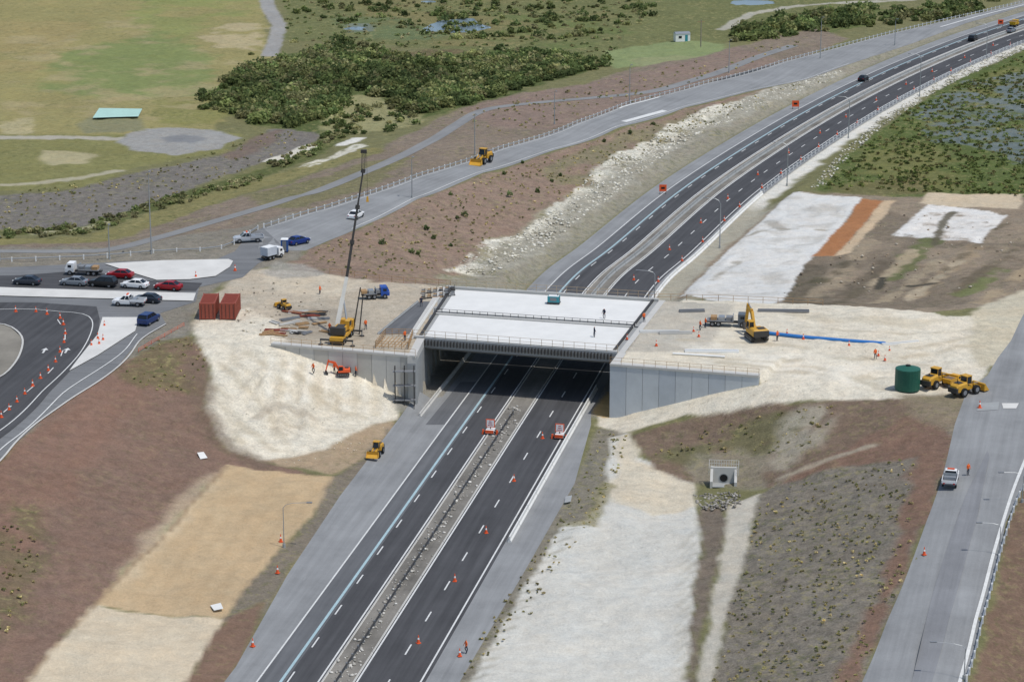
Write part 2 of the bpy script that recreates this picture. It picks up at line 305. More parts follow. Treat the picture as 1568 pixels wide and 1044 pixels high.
def vscale(nt,col,fac):
    n=nt.nodes.new('ShaderNodeVectorMath'); n.operation='SCALE'; nt.links.new(col,n.inputs[0]); nt.links.new(fac,n.inputs['Scale']); return n.outputs[0]
def mixc(nt,f,a,b):
    n=nt.nodes.new('ShaderNodeMix'); n.data_type='RGBA'
    for i,q in ((0,f),(6,a),(7,b)):
        if isinstance(q,(int,float)): n.inputs[i].default_value=q
        elif isinstance(q,tuple): n.inputs[i].default_value=q
        else: nt.links.new(q,n.inputs[i])
    return n.outputs[2]
def rgba(*c): return tuple(float(t) for t in srgb(*c))+(1.,)
def mprng(nt,v,a,b,c,d):
    n=nt.nodes.new('ShaderNodeMapRange'); n.interpolation_type='SMOOTHSTEP'
    nt.links.new(v,n.inputs[0])
    for i,q in enumerate((a,b,c,d)): n.inputs[i+1].default_value=q
    return n.outputs[0]
def ground_mat():
    m,nt,b=newmat('ground_soil_and_grass'); L=nt.links
    pos=N(nt,'ShaderNodeNewGeometry').outputs['Position']
    col=N(nt,'ShaderNodeAttribute',attribute_name='Col').outputs['Color']
    fx=N(nt,'ShaderNodeAttribute',attribute_name='Fx').outputs['Color']
    sep=N(nt,'ShaderNodeSeparateColor'); L.new(fx,sep.inputs[0]); r,gr=sep.outputs[0],sep.outputs[1]
    n1=noise(nt,pos,.06,5); n2=noise(nt,pos,.7,6,.7); n3=noise(nt,pos,3.5,4,.75)
    amp=mth(nt,'MULTIPLY_ADD',gr,1.15,.16)
    a=mth(nt,'MULTIPLY_ADD',mth(nt,'SUBTRACT',n1,.5),.4,1.0)
    s2=mth(nt,'ADD',mth(nt,'SUBTRACT',n2,.5),mth(nt,'MULTIPLY',mth(nt,'SUBTRACT',n3,.5),1.1))
    v=mth(nt,'ADD',a,mth(nt,'MULTIPLY',s2,amp)); v=mth(nt,'MAXIMUM',v,.3)
    c=vscale(nt,col,v)
    n4=noise(nt,pos,.22,6,.7)
    tint=mixc(nt,n4,(1.07,.99,.9,1),(.92,1.0,1.08,1)); mm=N(nt,'ShaderNodeVectorMath'); mm.operation='MULTIPLY'; L.new(c,mm.inputs[0]); L.new(tint,mm.inputs[1]); c=mm.outputs[0]
    w=noise(nt,pos,.9,5,.75); w2=noise(nt,pos,.11,3)
    th=mth(nt,'ADD',w,mth(nt,'MULTIPLY',mth(nt,'SUBTRACT',w2,.5),.35))
    wf=mth(nt,'MULTIPLY',mprng(nt,th,.53,.60,0,1),mth(nt,'MINIMUM',mth(nt,'MULTIPLY',r,1.6),.8))
    wc=mixc(nt,mprng(nt,n2,.42,.58,0,1),rgba(92,98,60),rgba(152,142,98))
    c=mixc(nt,wf,c,wc)
    L.new(c,b.inputs['Base Color']); b.inputs['Roughness'].default_value=.95; b.inputs['Specular IOR Level'].default_value=.15
    bp=N(nt,'ShaderNodeBump',Strength=.7,Distance=.35); L.new(mth(nt,'ADD',n2,mth(nt,'MULTIPLY',n3,.5)),bp.inputs['Height']); L.new(bp.outputs[0],b.inputs['Normal'])
    return m
def asphalt(name,rgb,streak=.35,blot=.3,tint=None):
    m,nt,b=newmat(name); L=nt.links
    uv=N(nt,'ShaderNodeUVMap').outputs[0]; mp=N(nt,'ShaderNodeMapping'); mp.inputs['Scale'].default_value=(1.1,.035,1); L.new(uv,mp.inputs[0])
    pos=N(nt,'ShaderNodeNewGeometry').outputs['Position']
    s=noise(nt,mp.outputs[0],1.0,5,.6); n1=noise(nt,pos,.12,6,.65); n2=noise(nt,pos,6,3,.8)
    v=mth(nt,'ADD',mth(nt,'MULTIPLY_ADD',mth(nt,'SUBTRACT',s,.5),streak*2.2,1.0),mth(nt,'MULTIPLY',mth(nt,'SUBTRACT',n1,.5),blot*2))
    v=mth(nt,'ADD',v,mth(nt,'MULTIPLY',mth(nt,'SUBTRACT',n2,.5),.35))
    rg=N(nt,'ShaderNodeRGB'); rg.outputs[0].default_value=rgba(*rgb)
    L.new(vscale(nt,rg.outputs[0],mth(nt,'MAXIMUM',v,.3)),b.inputs['Base Color']); b.inputs['Roughness'].default_value=.85; b.inputs['Specular IOR Level'].default_value=.2
    return m
MC={}
def pm(name,rgb,rough=.6,metal=0,var=.2,sc=1.5):
    if name in MC: return MC[name]
    m,nt,b=newmat(name); pos=N(nt,'ShaderNodeTexCoord').outputs['Object']
    n1=noise(nt,pos,sc,6,.65); n2=noise(nt,pos,sc*.2,3)
    v=mth(nt,'ADD',mth(nt,'MULTIPLY_ADD',mth(nt,'SUBTRACT',n1,.5),var*2,1.0),mth(nt,'MULTIPLY',mth(nt,'SUBTRACT',n2,.5),var))
    rg=N(nt,'ShaderNodeRGB'); rg.outputs[0].default_value=rgba(*rgb)
    nt.links.new(vscale(nt,rg.outputs[0],v),b.inputs['Base Color']); b.inputs['Roughness'].default_value=rough; b.inputs['Metallic'].default_value=metal
    b.inputs['Specular IOR Level'].default_value=.35
    MC[name]=m; return m
def attrmat(name,rough=.8,attr='Col',trans=0):
    m,nt,b=newmat(name); a=N(nt,'ShaderNodeAttribute',attribute_name=attr).outputs['Color']
    pos=N(nt,'ShaderNodeNewGeometry').outputs['Position']; n1=noise(nt,pos,1.3,4)
    cc=vscale(nt,a,mth(nt,'MULTIPLY_ADD',n1,.8,.6))
    nt.links.new(cc,b.inputs['Base Color']); b.inputs['Roughness'].default_value=rough; b.inputs['Specular IOR Level'].default_value=.15
    if trans:
        t=N(nt,'ShaderNodeBsdfTranslucent'); nt.links.new(cc,t.inputs[0]); mx=N(nt,'ShaderNodeMixShader'); mx.inputs[0].default_value=trans
        nt.links.new(b.outputs[0],mx.inputs[1]); nt.links.new(t.outputs[0],mx.inputs[2]); nt.links.new(mx.outputs[0],nt.nodes['Material Output'].inputs[0])
    return m
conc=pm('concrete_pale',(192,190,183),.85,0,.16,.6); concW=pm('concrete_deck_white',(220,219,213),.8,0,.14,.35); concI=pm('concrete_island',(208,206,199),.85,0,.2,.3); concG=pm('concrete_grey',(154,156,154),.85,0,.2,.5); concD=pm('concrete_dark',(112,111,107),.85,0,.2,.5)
steel=pm('galvanised_steel',(168,172,174),.45,.6,.08); black=pm('rubber_and_shade_black',(32,32,32),.8); glass=pm('window_glass',(34,40,46),.12,0,.02); yellow=pm('machine_yellow',(202,154,56),.5,0,.18,3); orange=pm('safety_orange',(228,94,48),.6,0,.05)
white=pm('painted_white',(232,232,228),.4,0,.05); greyp=pm('painted_grey',(124,126,128),.5,0,.1); wood=pm('formwork_timber',(166,134,96),.85,0,.25,3); rust=pm('container_rust_red',(148,76,60),.65,0,.25,2); bluep=pm('painted_blue',(42,84,146),.45,0,.08); bluepipe=pm('pipe_blue',(52,118,186),.4,0,.06)
dkst=pm('dark_steel',(70,68,66),.6,.3,.2); teal=pm('painted_teal',(56,138,148),.5); redp=pm('painted_red',(176,36,40),.35,0,.04); tankg=pm('tank_green',(40,94,78),.5,0,.1); skin=pm('skin',(180,130,100),.6); navy=pm('cloth_navy',(38,46,66),.9); hivis=pm('hivis_orange_cloth',(232,108,52),.8,0,.1); linew=pm('line_paint_white',(212,212,207),.7,0,.28,2); lineb=pm('line_paint_pale_blue',(162,186,190),.7,0,.28,2)
A_l=asphalt('asphalt_light',(138,139,138),.28,.38); A_m=asphalt('asphalt_mid',(117,118,118),.32,.33); A_mm=asphalt('asphalt_worn',(101,102,103),.4,.33); A_d=asphalt('asphalt_dark',(77,77,78),.5,.32)
# ---------------------------------------------------------------- sheets
def meshobj(name,V,Fc,mats,uv=None):
    me=bpy.data.meshes.new(name); me.from_pydata([tuple(map(float,q)) for q in V],[],[tuple(map(int,f)) for f in Fc])
    for m in (mats if isinstance(mats,(list,tuple)) else [mats]): me.materials.append(m)
    if uv is not None:
        l=me.uv_layers.new(name='UVMap'); idx=np.zeros(len(me.loops),dtype=np.int32); me.loops.foreach_get('vertex_index',idx); l.data.foreach_set('uv',np.asarray(uv,dtype=np.float32)[idx].ravel())
    me.update(); o=bpy.data.objects.new(name,me); bpy.context.scene.collection.objects.link(o); return o
def lower(w,er=.5,amt=.14):
    sl=window(w,2); s_=sdist(X[sl],Y[sl],w); LOW[sl]=np.maximum(LOW[sl],np.where(s_>er,amt,0)); REL[sl]=np.minimum(REL[sl],1-sst(-2,0,s_))
def sheet(name,s,mat,off=.03,dirpx=None,spc=2.0,low=True,z=None):
    w=Gs(px(s)) if isinstance(s,str) else np.array([q for q in s]); w=w[:,:2]
    if low: lower(w)
    b=[]
    for k in range(len(w)):
        p,q=w[k],w[(k+1)%len(w)]; m=max(1,int(np.linalg.norm(q-p)/spc))
        for t in range(m): b.append(p+(q-p)*t/m)
    b=np.array(b); gx,gy=np.meshgrid(np.arange(w[:,0].min(),w[:,0].max(),spc)+.31,np.arange(w[:,1].min(),w[:,1].max(),spc)+.17)
    gx=gx.ravel();gy=gy.ravel(); k=sdist(gx,gy,w)>spc*.4; pts=np.vstack([b,np.stack([gx[k],gy[k]],1)])
    r=geometry.delaunay_2d_cdt([Vector((float(p[0]),float(p[1]))) for p in pts],[],[list(range(len(b)))],1,1e-5,False)
    V=np.array([[p[0],p[1]] for p in r[0]]); fc=[f for f in r[2]]; cen=np.array([V[list(f)].mean(0) for f in fc]); ok=sdist(cen[:,0],cen[:,1],w)>-.02; fc=[f for f,o_ in zip(fc,ok) if o_]
    zz=(Hf(V[:,0],V[:,1]) if z is None else np.full(len(V),z))+off
    if dirpx: p0,p1=Gs(px(dirpx))[:,:2]; d=(p1-p0)/np.linalg.norm(p1-p0)
    else: d=np.array([0,1.])
    uv=np.stack([V[:,0]*d[1]-V[:,1]*d[0],V@d],1)
    return meshobj(name,np.column_stack([V,zz]),fc,mat,uv)
def ribbon(name,c,l0,l1,mat,off,s0=0,s1=1e9,flatz=None,dash=None,low=False):
    c=np.asarray(c)[:,:2]; nr=normals(c); S=np.concatenate([[0],np.cumsum(np.linalg.norm(np.diff(c,axis=0),axis=1))])
    if isinstance(l0,(int,float)): l0=np.full(len(c),float(l0))
    if isinstance(l1,(int,float)): l1=np.full(len(c),float(l1))
    segs=[(max(s0,0),min(s1,S[-1]))]
    if dash:
        a,b=segs[0]; segs=[]; t=a
        while t<b: segs.append((t,min(t+dash[0],b))); t+=dash[0]+dash[1]
    V=[];Fc=[];UV=[]; nl=max(1,int(np.max(np.abs(l1-l0))/2.5))
    for a,b in segs:
        m=max(1,int((b-a)/2.0)); ss=np.linspace(a,b,m+1)
        cx=np.interp(ss,S,c[:,0]);cy=np.interp(ss,S,c[:,1]);nx=np.interp(ss,S,nr[:,0]);ny=np.interp(ss,S,nr[:,1]); a0=np.interp(ss,S,l0);a1=np.interp(ss,S,l1)
        base=len(V)
        for i in range(m+1):
            for j in range(nl+1):
                l=a0[i]+(a1[i]-a0[i])*j/nl; V.append((cx[i]+nx[i]*l,cy[i]+ny[i]*l)); UV.append((l,ss[i]))
        for i in range(m):
            for j in range(nl):
                q=base+i*(nl+1)+j; Fc.append((q,q+1,q+nl+2,q+nl+1))
    V=np.array(V); z=(Hf(V[:,0],V[:,1]) if flatz is None else flatz)+off
    if low:
        e0=c+nr*l0[:,None];e1=c+nr*l1[:,None]; lower(np.vstack([e0,e1[::-1]]))
    return meshobj(name,np.column_stack([V,np.broadcast_to(z,(len(V),))]),Fc,mat,UV)
# motorway
SM=np.concatenate([[0],np.cumsum(np.linalg.norm(np.diff(MW,axis=0),axis=1))])
SY=lambda y: SM[np.argmin(abs(MW[:,1]-y))]
lowm=(lat>-12.2)&(lat<10.7); LOW[lowm]=.14; REL[(lat>-14)&(lat<15)]=0
ribbon('motorway_shoulder_road',MW,-12.2,-5.8,A_l,.012)
ribbon('motorway_verge_road',MW,9.2,10.9,A_l,.012)
ribbon('motorway_left_carriageway_road',MW,-8.6,-5.7,A_mm,.02)
ribbon('motorway_main_carriageway_road',MW,-5.7,-1.7,A_d,.024)
ribbon('motorway_right_carriageway_road',MW,1.7,9.4,A_d,.024)
ribbon('motorway_median_gravel',MW,-1.75,1.75,asphalt('gravel_median',(124,120,112),.3,.9),.016)
for k,(l,w,m,off,dash) in enumerate([(-8.7,.2,linew,.034,None),(-6.15,.34,lineb,.034,None),(-5.4,.18,linew,.036,(3,7)),(-2.1,.2,linew,.034,None),(2.05,.2,linew,.034,None),(5.45,.18,linew,.036,(3,7)),(8.9,.2,linew,.034,None)]):
    ribbon('road_marking',MW,l-w/2,l+w/2,m,off,dash=dash)
sheet('shoulder_pavement',"640,598 600,655 520,760 440,880 350,1040 290,1150 440,1150 470,1000 640,760 690,650 720,600",A_l,.006,"440,880 640,598")
sheet('asphalt_patch',"652,650 700,650 745,585 705,585",A_mm,.030,"652,650 705,585",low=False)
sheet('verge_pavement',"905,650 880,740 800,880 700,1050 640,1150 560,1150 700,960 905,610",A_l,.005,"700,960 905,610")
# upper ramp
up=px("402,349 460,330 520,312 640,270 760,230 880,190 960,160 1080,128 1200,95 1350,55 1500,20 1640,-12")
dn=px("1640,-2 1560,12 1480,36 1400,66 1270,110 1150,140 1050,165 950,195 850,230 740,265 640,305 560,345 505,368 468,384 440,384 395,384")
sheet('ramp_road'," ".join("%g,%g"%q for q in up+dn),A_l,.03,"560,330 900,190",2.5)
def pth(s,step=1.5): return catmull(Gs(px(s))[:,:2],step)
upc=pth(" ".join("%g,%g"%q for q in up)); dnc=pth(" ".join("%g,%g"%q for q in dn[::-1][3:]))
ribbon('road_marking',upc,.9,1.05,linew,.07)
ribbon('road_marking',dnc,-.9,-.75,linew,.07,10,260)
st=pth("955,187 985,179 1018,170"); ribbon('road_marking',st,-.7,.7,linew,.075)
st=pth("948,166 985,156 1010,149"); ribbon('road_marking',st,-.3,.3,linew,.075)
st=pth("1440,42 1500,25 1568,8"); ribbon('road_marking',st,-.3,.3,linew,.075)
ribbon('footpath',pth("-120,386 0,385 100,385 170,382 250,362 350,333 450,302 550,267 650,221 700,191 745,168 830,157 900,151 1000,140 1080,118 1160,88 1215,70"),-1.6,1.6,asphalt('path_asphalt',(134,134,132),.2,.3),.04,low=True)
# intersection
sheet('intersection_road',"-120,410 0,410 130,404 200,400 330,398 360,385 378,362 402,349 440,384 395,404 372,425 305,440 300,462 245,480 255,497 215,520 182,560 60,645 0,706 -120,790",A_m,.03,"0,430 300,430")
sheet('dark_ramp_road',"-120,463 60,464 148,470 153,490 150,514 106,570 60,620 0,672 -120,760",A_d,.07,"0,600 100,520",low=False)
sheet('upper_lane_road',"-120,424 30,422 140,414 190,428 310,434 300,446 0,440 -120,440",A_d,.06,"0,430 300,440",low=False)
sheet('traffic_island_ground',"-120,500 -10,496 14,500 34,518 30,545 12,570 -10,584 -120,650",asphalt('gravel_island',(132,127,116),.1,.6),.10,low=False)
sheet('concrete_island_pavement',"160,405 250,400 350,398 357,401 352,410 330,424 290,429 240,430 200,418",concI,.16,low=False)
sheet('concrete_strip_pavement',"-120,441 0,441 150,446 300,450 296,462 150,458 0,454 -120,453",concI,.16,low=False)
sheet('concrete_splitter_pavement',"157,487 213,487 207,508 150,545 106,569 149,514",concI,.16,low=False)
for s_,l in (("-60,476 40,474 92,478 130,482 142,500 120,545 60,605 0,660 -60,705",.08),("210,512 182,545 100,600 0,690 -60,735",.08),("88,490 100,515 85,560 20,620 -60,680",.08)):
    ribbon('road_marking',pth(s_),-l,l,linew,.11,dash=(3,6) if s_[:2]=='88' else None)
ribbon('kerb',pth("254,497 216,521 183,561 60,646 0,707 -80,762"),-.12,.12,conc,.16)
ribbon('kerb',pth("-10,496 14,500 34,518 30,545 12,570 -10,584 -80,625"),-.15,.15,conc,.2)
for (u,v) in ((68,538),(102,538)):
    p=G(u,v)[:2]; sheet('turn_arrow_marking',[p+q for q in ([-.15,-1.3],[.15,-1.3],[.15,.3],[.55,.3],[0,1.4],[-.55,.3],[-.15,.3])],linew,.115,low=False,spc=1)
# right ramp
sheet('offramp_road',"1285,1160 1320,1044 1400,850 1440,740 1462,650 1480,600 1512,575 1528,548 1548,522 1562,492 1580,462 1620,440 1700,430 1760,500 1760,600 1568,742 1540,800 1531,850 1503,955 1478,1048 1450,1160",A_l,.03,"1400,1044 1500,640",2.5)
sheet('worn_patch_road',"1372,1150 1400,1150 1450,960 1495,800 1515,700 1512,690 1478,760 1430,900",asphalt('asphalt_track',(129,130,131),.28,.38),.06,"1400,1044 1500,640",low=False)
ribbon('road_marking',pth("1452,1160 1470,1048 1494,955 1522,850 1556,742 1600,640"),-.28,.1,linew,.1)
sheet('road_patch',"1498,618 1530,616 1528,628 1496,630",concG,.07,low=False);sheet('road_patch',"1534,618 1560,618 1556,626 1536,626",concI,.07,low=False)
# ponds
water,ntw,bw=newmat('pond_water'); bw.inputs['Base Color'].default_value=rgba(118,134,142); bw.inputs['Roughness'].default_value=.25
_p=N(ntw,'ShaderNodeNewGeometry').outputs['Position']; _b=N(ntw,'ShaderNodeBump',Strength=.25,Distance=.05); ntw.links.new(noise(ntw,_p,1.5,3),_b.inputs['Height']); ntw.links.new(_b.outputs[0],bw.inputs['Normal'])
def blob(u,v,a,b,n=28,j=.18):
    return " ".join("%g,%g"%(u+a*math.cos(t)*(1+random.uniform(-j,j)),v+b*math.sin(t)*(1+random.uniform(-j,j))) for t in [2*math.pi*k/n for k in range(n)])
for (u,v,a,b) in ((703,40,56,13),(1150,3,46,6),(655,2,20,3),(545,43,26,4)):
    wp_=Gs(px(blob(u,v,a,b,44,.12))); sl=window(wp_,6); d_=sdist(X[sl],Y[sl],wp_)+(fbm(X[sl],Y[sl],9,4,int(u))-.5)*7; f_=sst(.5,4,d_); z0=float(np.median(wp_[:,2])); ZP=H[sl]; ZP[:]=ZP*(1-sst(-6,0,d_))+z0*sst(-6,0,d_); LOW[sl]=np.maximum(LOW[sl],f_*.9); REL[sl]*=1-sst(-4,1,d_)*.8
    sheet('pond_water',[((q_-wp_.mean(0))*1.12+wp_.mean(0)) for q_ in wp_],water,z0-.3,low=False,z=0.0)
sheet('sediment_tank_cover',"142,184 152,169 218,170 212,182",pm('cover_turquoise',(172,206,192),.6),.5,low=False)
sheet('concrete_slab',"302,696 312,695 318,704 307,706",concW,.3,low=False); sheet('concrete_slab',"322,930 338,926 342,935 328,938",concW,.3,low=False)
sheet('concrete_slab',"866,763 876,761 874,771 864,773",concG,.3,low=False)
# terrain mesh
rel=(fbm(X,Y,3.0,4,77)-.5)*.7*REL+(fbm(X,Y,14,3,78)-.5)*.5*REL
for pl in (platL,platR,under):
    w=np.array(pl); sl=window(w,4); s_=sdist(X[sl],Y[sl],w); rel[sl]*=np.where(s_>-2,.15,1)
wpl=Gs(px("320,545 415,548 530,580 596,606 590,635 500,680 400,698 350,680 318,625")); sl=window(wpl,2); dS=sst(1.8,5,sdist(X[sl],Y[sl],wpl)); th_=np.arctan2(Y[sl]-G(440,520)[1],X[sl]-G(440,520)[0]); rr_=np.hypot(Y[sl]-G(440,520)[1],X[sl]-G(440,520)[0])
gul=(vn(th_*26+fbm(X[sl],Y[sl],7,3,3)*3,rr_*.12,1.0,9)-.5); rel[sl]+=gul*.8*dS
ZT=H+rel-LOW
me=bpy.data.meshes.new('ground'); nv=NX*NY
co=np.empty((nv,3),dtype=np.float32); co[:,0]=X.ravel();co[:,1]=Y.ravel();co[:,2]=ZT.ravel()
me.vertices.add(nv); me.vertices.foreach_set('co',co.ravel())
I=np.arange(nv).reshape(NY,NX); q=np.stack([I[:-1,:-1],I[:-1,1:],I[1:,1:],I[1:,:-1]],-1).reshape(-1,4).astype(np.int32)
me.loops.add(q.size); me.loops.foreach_set('vertex_index',q.ravel()); me.polygons.add(len(q)); me.polygons.foreach_set('loop_start',np.arange(0,q.size,4,dtype=np.int32)); me.polygons.foreach_set('use_smooth',np.ones(len(q),dtype=bool))
me.update(calc_edges=True)
for nm,arr in (('Col',COL),('Fx',FX)):
    at=me.color_attributes.new(nm,'FLOAT_COLOR','POINT'); d4=np.ones((nv,4),dtype=np.float32); d4[:,:3]=arr.reshape(-1,3); at.data.foreach_set('color',d4.ravel())
me.materials.append(ground_mat()); go=bpy.data.objects.new('ground',me); bpy.context.scene.collection.objects.link(go)
# ---------------------------------------------------------------- mesh builder
class MB:
    def __init__(s): s.V=[];s.F=[];s.M=[];s.ms=[]
    def mi(s,m):
        if m not in s.ms: s.ms.append(m)
        return s.ms.index(m)
    def add(s,V,Fc,m):
        b=len(s.V); s.V+= [tuple(v) for v in V]; i=s.mi(m)
        for f in Fc: s.F.append(tuple(b+k for k in f)); s.M.append(i)
    def hexa(s,b,t,m):
        s.add(list(b)+list(t),[(3,2,1,0),(4,5,6,7),(0,1,5,4),(1,2,6,5),(2,3,7,6),(3,0,4,7)],m)
    def box(s,c,d,m,rz=0,top=1.0,ry=0):
        x,y,z=d[0]/2,d[1]/2,d[2]/2; V=[]
        for zz,k in ((-z,1),(z,top)):
            for a,b in ((-x,-y),(x,-y),(x,y),(-x,y)):
                p=[a*k,b*k,zz]
                if ry: p=[p[0]*math.cos(ry)+p[2]*math.sin(ry),p[1],-p[0]*math.sin(ry)+p[2]*math.cos(ry)]
                if rz: p=[p[0]*math.cos(rz)-p[1]*math.sin(rz),p[0]*math.sin(rz)+p[1]*math.cos(rz),p[2]]
                V.append((c[0]+p[0],c[1]+p[1],c[2]+p[2]))
        s.hexa(V[:4],V[4:],m)
    def cyl(s,a,b,r0,r1,m,n=10):
        a=Vector(a);b=Vector(b);d=(b-a).normalized(); u=d.orthogonal().normalized(); w=d.cross(u); V=[]
        for p,r in ((a,r0),(b,r1)):
            for k in range(n): t=2*math.pi*k/n; V.append(p+u*r*math.cos(t)+w*r*math.sin(t))
        s.add(V,[tuple(range(n-1,-1,-1)),tuple(range(n,2*n))]+[(k,(k+1)%n,n+(k+1)%n,n+k) for k in range(n)],m)
    def tube(s,pts,r,m,n=6):
        for k in range(len(pts)-1): s.cyl(pts[k],pts[k+1],r,r,m,n)
    def loft(s,secs,m):
        n=len(secs[0]); V=[p for q in secs for p in q]; Fc=[tuple(range(n-1,-1,-1)),tuple(range(len(V)-n,len(V)))]
        for i in range(len(secs)-1):
            for k in range(n): a=i*n+k;b=i*n+(k+1)%n; Fc.append((a,b,b+n,a+n))
        s.add(V,Fc,m)
    def mesh(s,name):
        me=bpy.data.meshes.new(name); me.from_pydata(s.V,[],s.F)
        for m in s.ms: me.materials.append(m)
        me.polygons.foreach_set('material_index',np.array(s.M,dtype=np.int32)); me.update(); return me
    def obj(s,name,loc=(0,0,0),rz=0,sc=1): return inst(name,s.mesh(name),loc,rz,sc)
def inst(name,me,loc=(0,0,0),rz=0,sc=1):
    o=bpy.data.objects.new(name,me); o.location=tuple(map(float,loc)); o.rotation_euler=(0,0,rz); o.scale=(sc,)*3; bpy.context.scene.collection.objects.link(o); return o
def place(u,v,u2,v2,z=None):
    p=G(u,v,z); q=G(u2,v2,z)
    return (p[0],p[1],p[2]+.08),math.atan2(q[1]-p[1],q[0]-p[0])
# ---------------------------------------------------------------- bridge
def lerp(a,b,t): return np.asarray(a)+(np.asarray(b)-np.asarray(a))*t
def BP(s,t,z):
    p=lerp(lerp(FLc,FRc,s),lerp(BL,BR,s),t); return (p[0],p[1],z)
root=bpy.data.objects.new('motorway_overbridge',None); bpy.context.scene.collection.objects.link(root)
def part(mb,name): o=mb.obj(name); o.parent=root; return o
mb=MB()
def slab(mb,s0,s1,t0,t1,z0,z1,m): mb.hexa([BP(s0,t0,z0),BP(s1,t0,z0),BP(s1,t1,z0),BP(s0,t1,z0)],[BP(s0,t0,z1),BP(s1,t0,z1),BP(s1,t1,z1),BP(s0,t1,z1)],m)
slab(mb,-.02,1.02,0,.475,7.0,7.95,concG); slab(mb,-.02,1.02,.5,1,7.0,7.95,concG)
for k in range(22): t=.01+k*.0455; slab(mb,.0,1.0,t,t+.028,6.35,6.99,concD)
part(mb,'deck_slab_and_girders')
mb=MB(); slab(mb,.03,.985,.03,.455,7.96,8.02,concW); slab(mb,.03,.985,.52,.97,7.96,8.02,concW); part(mb,'deck_topping')
mb=MB(); slab(mb,-.02,1.02,-.012,.0,6.75,8.25,concG); slab(mb,-.02,1.02,-.0005,.018,7.97,8.35,conc); slab(mb,-.02,1.02,.982,1.0,7.96,8.4,conc); slab(mb,-.0,1.0,.458,.474,7.96,8.22,conc); slab(mb,0,1,.501,.516,7.96,8.22,conc)
slab(mb,-.055,-.021,-.02,1.0,7.9,8.12,conc); slab(mb,1.021,1.05,-.02,1.0,7.9,8.12,conc); slab(mb,.0,.012,.02,.98,8.03,8.3,dkst); slab(mb,.988,.998,.02,.98,8.03,8.3,dkst)
for k in range(60):
    s_=k/60+.005; slab(mb,s_,s_+.004,-.03,-.0125,7.2,8.05,dkst)
part(mb,'edge_beams_and_kerbs')
def rail(mb,pts,h=1.1,sp_=1.8,m=steel,r=.035,nr=2):
    pts=[Vector(tuple(map(float,p))) for p in pts]
    for k in range(len(pts)-1):
        a,b=pts[k],pts[k+1]; n=max(1,int((b-a).length/sp_))
        for i in range(n+1): p=a.lerp(b,i/n); mb.cyl(p,p+Vector((0,0,h)),r,r,m,5)
        for j in range(nr): dz=Vector((0,0,h*(1-j/nr))); mb.cyl(a+dz,b+dz,r*.8,r*.8,m,5)
mb=MB()
for t,z in ((-.005,8.25),(.99,8.4)): rail(mb,[BP(-.02,t,z),BP(1.02,t,z)],1.1,1.6,pm('edge_protection_tan',(170,150,120),.7),.035)
rail(mb,[BP(0,.487,7.9),BP(1,.487,7.9)],.8,1.2,dkst,.045,1)
part(mb,'edge_protection_railing')
def wallbox(mb,a,b,th,z0,z1,m,side=1):
    a=np.array(a[:2]);b=np.array(b[:2]); d=(b-a)/np.linalg.norm(b-a); nn=np.array([-d[1],d[0]])*side*th
    q=[a,b,b+nn,a+nn]
    if side<0: q=q[::-1]
    mb.hexa([(p[0],p[1],z0) for p in q],[(p[0],p[1],z1) for p in q],m)
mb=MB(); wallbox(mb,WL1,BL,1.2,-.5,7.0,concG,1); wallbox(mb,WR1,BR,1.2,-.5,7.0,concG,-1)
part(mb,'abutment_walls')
mb=MB()
L1=lerp(WL1,BL,.27);R1=lerp(WR1,BR,.17)
wallbox(mb,WL1,L1,1.2,7.003,8.15,conc,1); wallbox(mb,WR1,R1,1.2,7.003,8.15,conc,-1)
part(mb,'abutment_return_walls')
def panelwall(name,a,b,z0,z1,m,side,m2):
    mb=MB(); a=np.array(a[:2]);b=np.array(b[:2]); L=np.linalg.norm(b-a); n=int(L/2.2)
    for k in range(n): wallbox(mb,lerp(a,b,k/n+.0014),lerp(a,b,(k+1)/n-.0014),.5,z0,z1,m if k%3 else m2,side)
    nn=np.array([-(b-a)[1],(b-a)[0]])/L*side
    wallbox(mb,a+nn*.07,b+nn*.07,.9,z0,z1-.05,concG,side)
    wallbox(mb,a-nn*.1,b-nn*.1,1.25,z1+.003,z1+.32,conc,side)
    rail(mb,[(a[0],a[1],z1+.32),(b[0],b[1],z1+.32)],1.0,1.6,wood,.03)
    return mb.obj(name)
pw=pm('panel_concrete_cool',(188,193,195),.8,0,.2,.4); pw2=pm('panel_concrete_cool_b',(178,184,188),.8,0,.2,.4)
panelwall('retaining_wall',WL1,WL2,-.5,7.9,conc,-1,pm('panel_pale_b',(182,179,170),.85,0,.2,.5))
panelwall('retaining_wall',WR1,WR2,-.5,7.9,pw,1,pw2)
mb=MB()
for dx in (-.2,-1.6,-3.0):
    p=WL1+np.array([dx,-.6,0]); mb.box((p[0],p[1],3.2),(.16,.16,7.4),dkst); mb.box((p[0],p[1]-1.0,3.2),(.1,.1,7.4),dkst)
for z in (1.8,4.0,6.2): mb.box((WL1[0]-1.6,WL1[1]-1.1,z),(3.4,1.0,.08),greyp)
mb.obj('scaffold_tower')
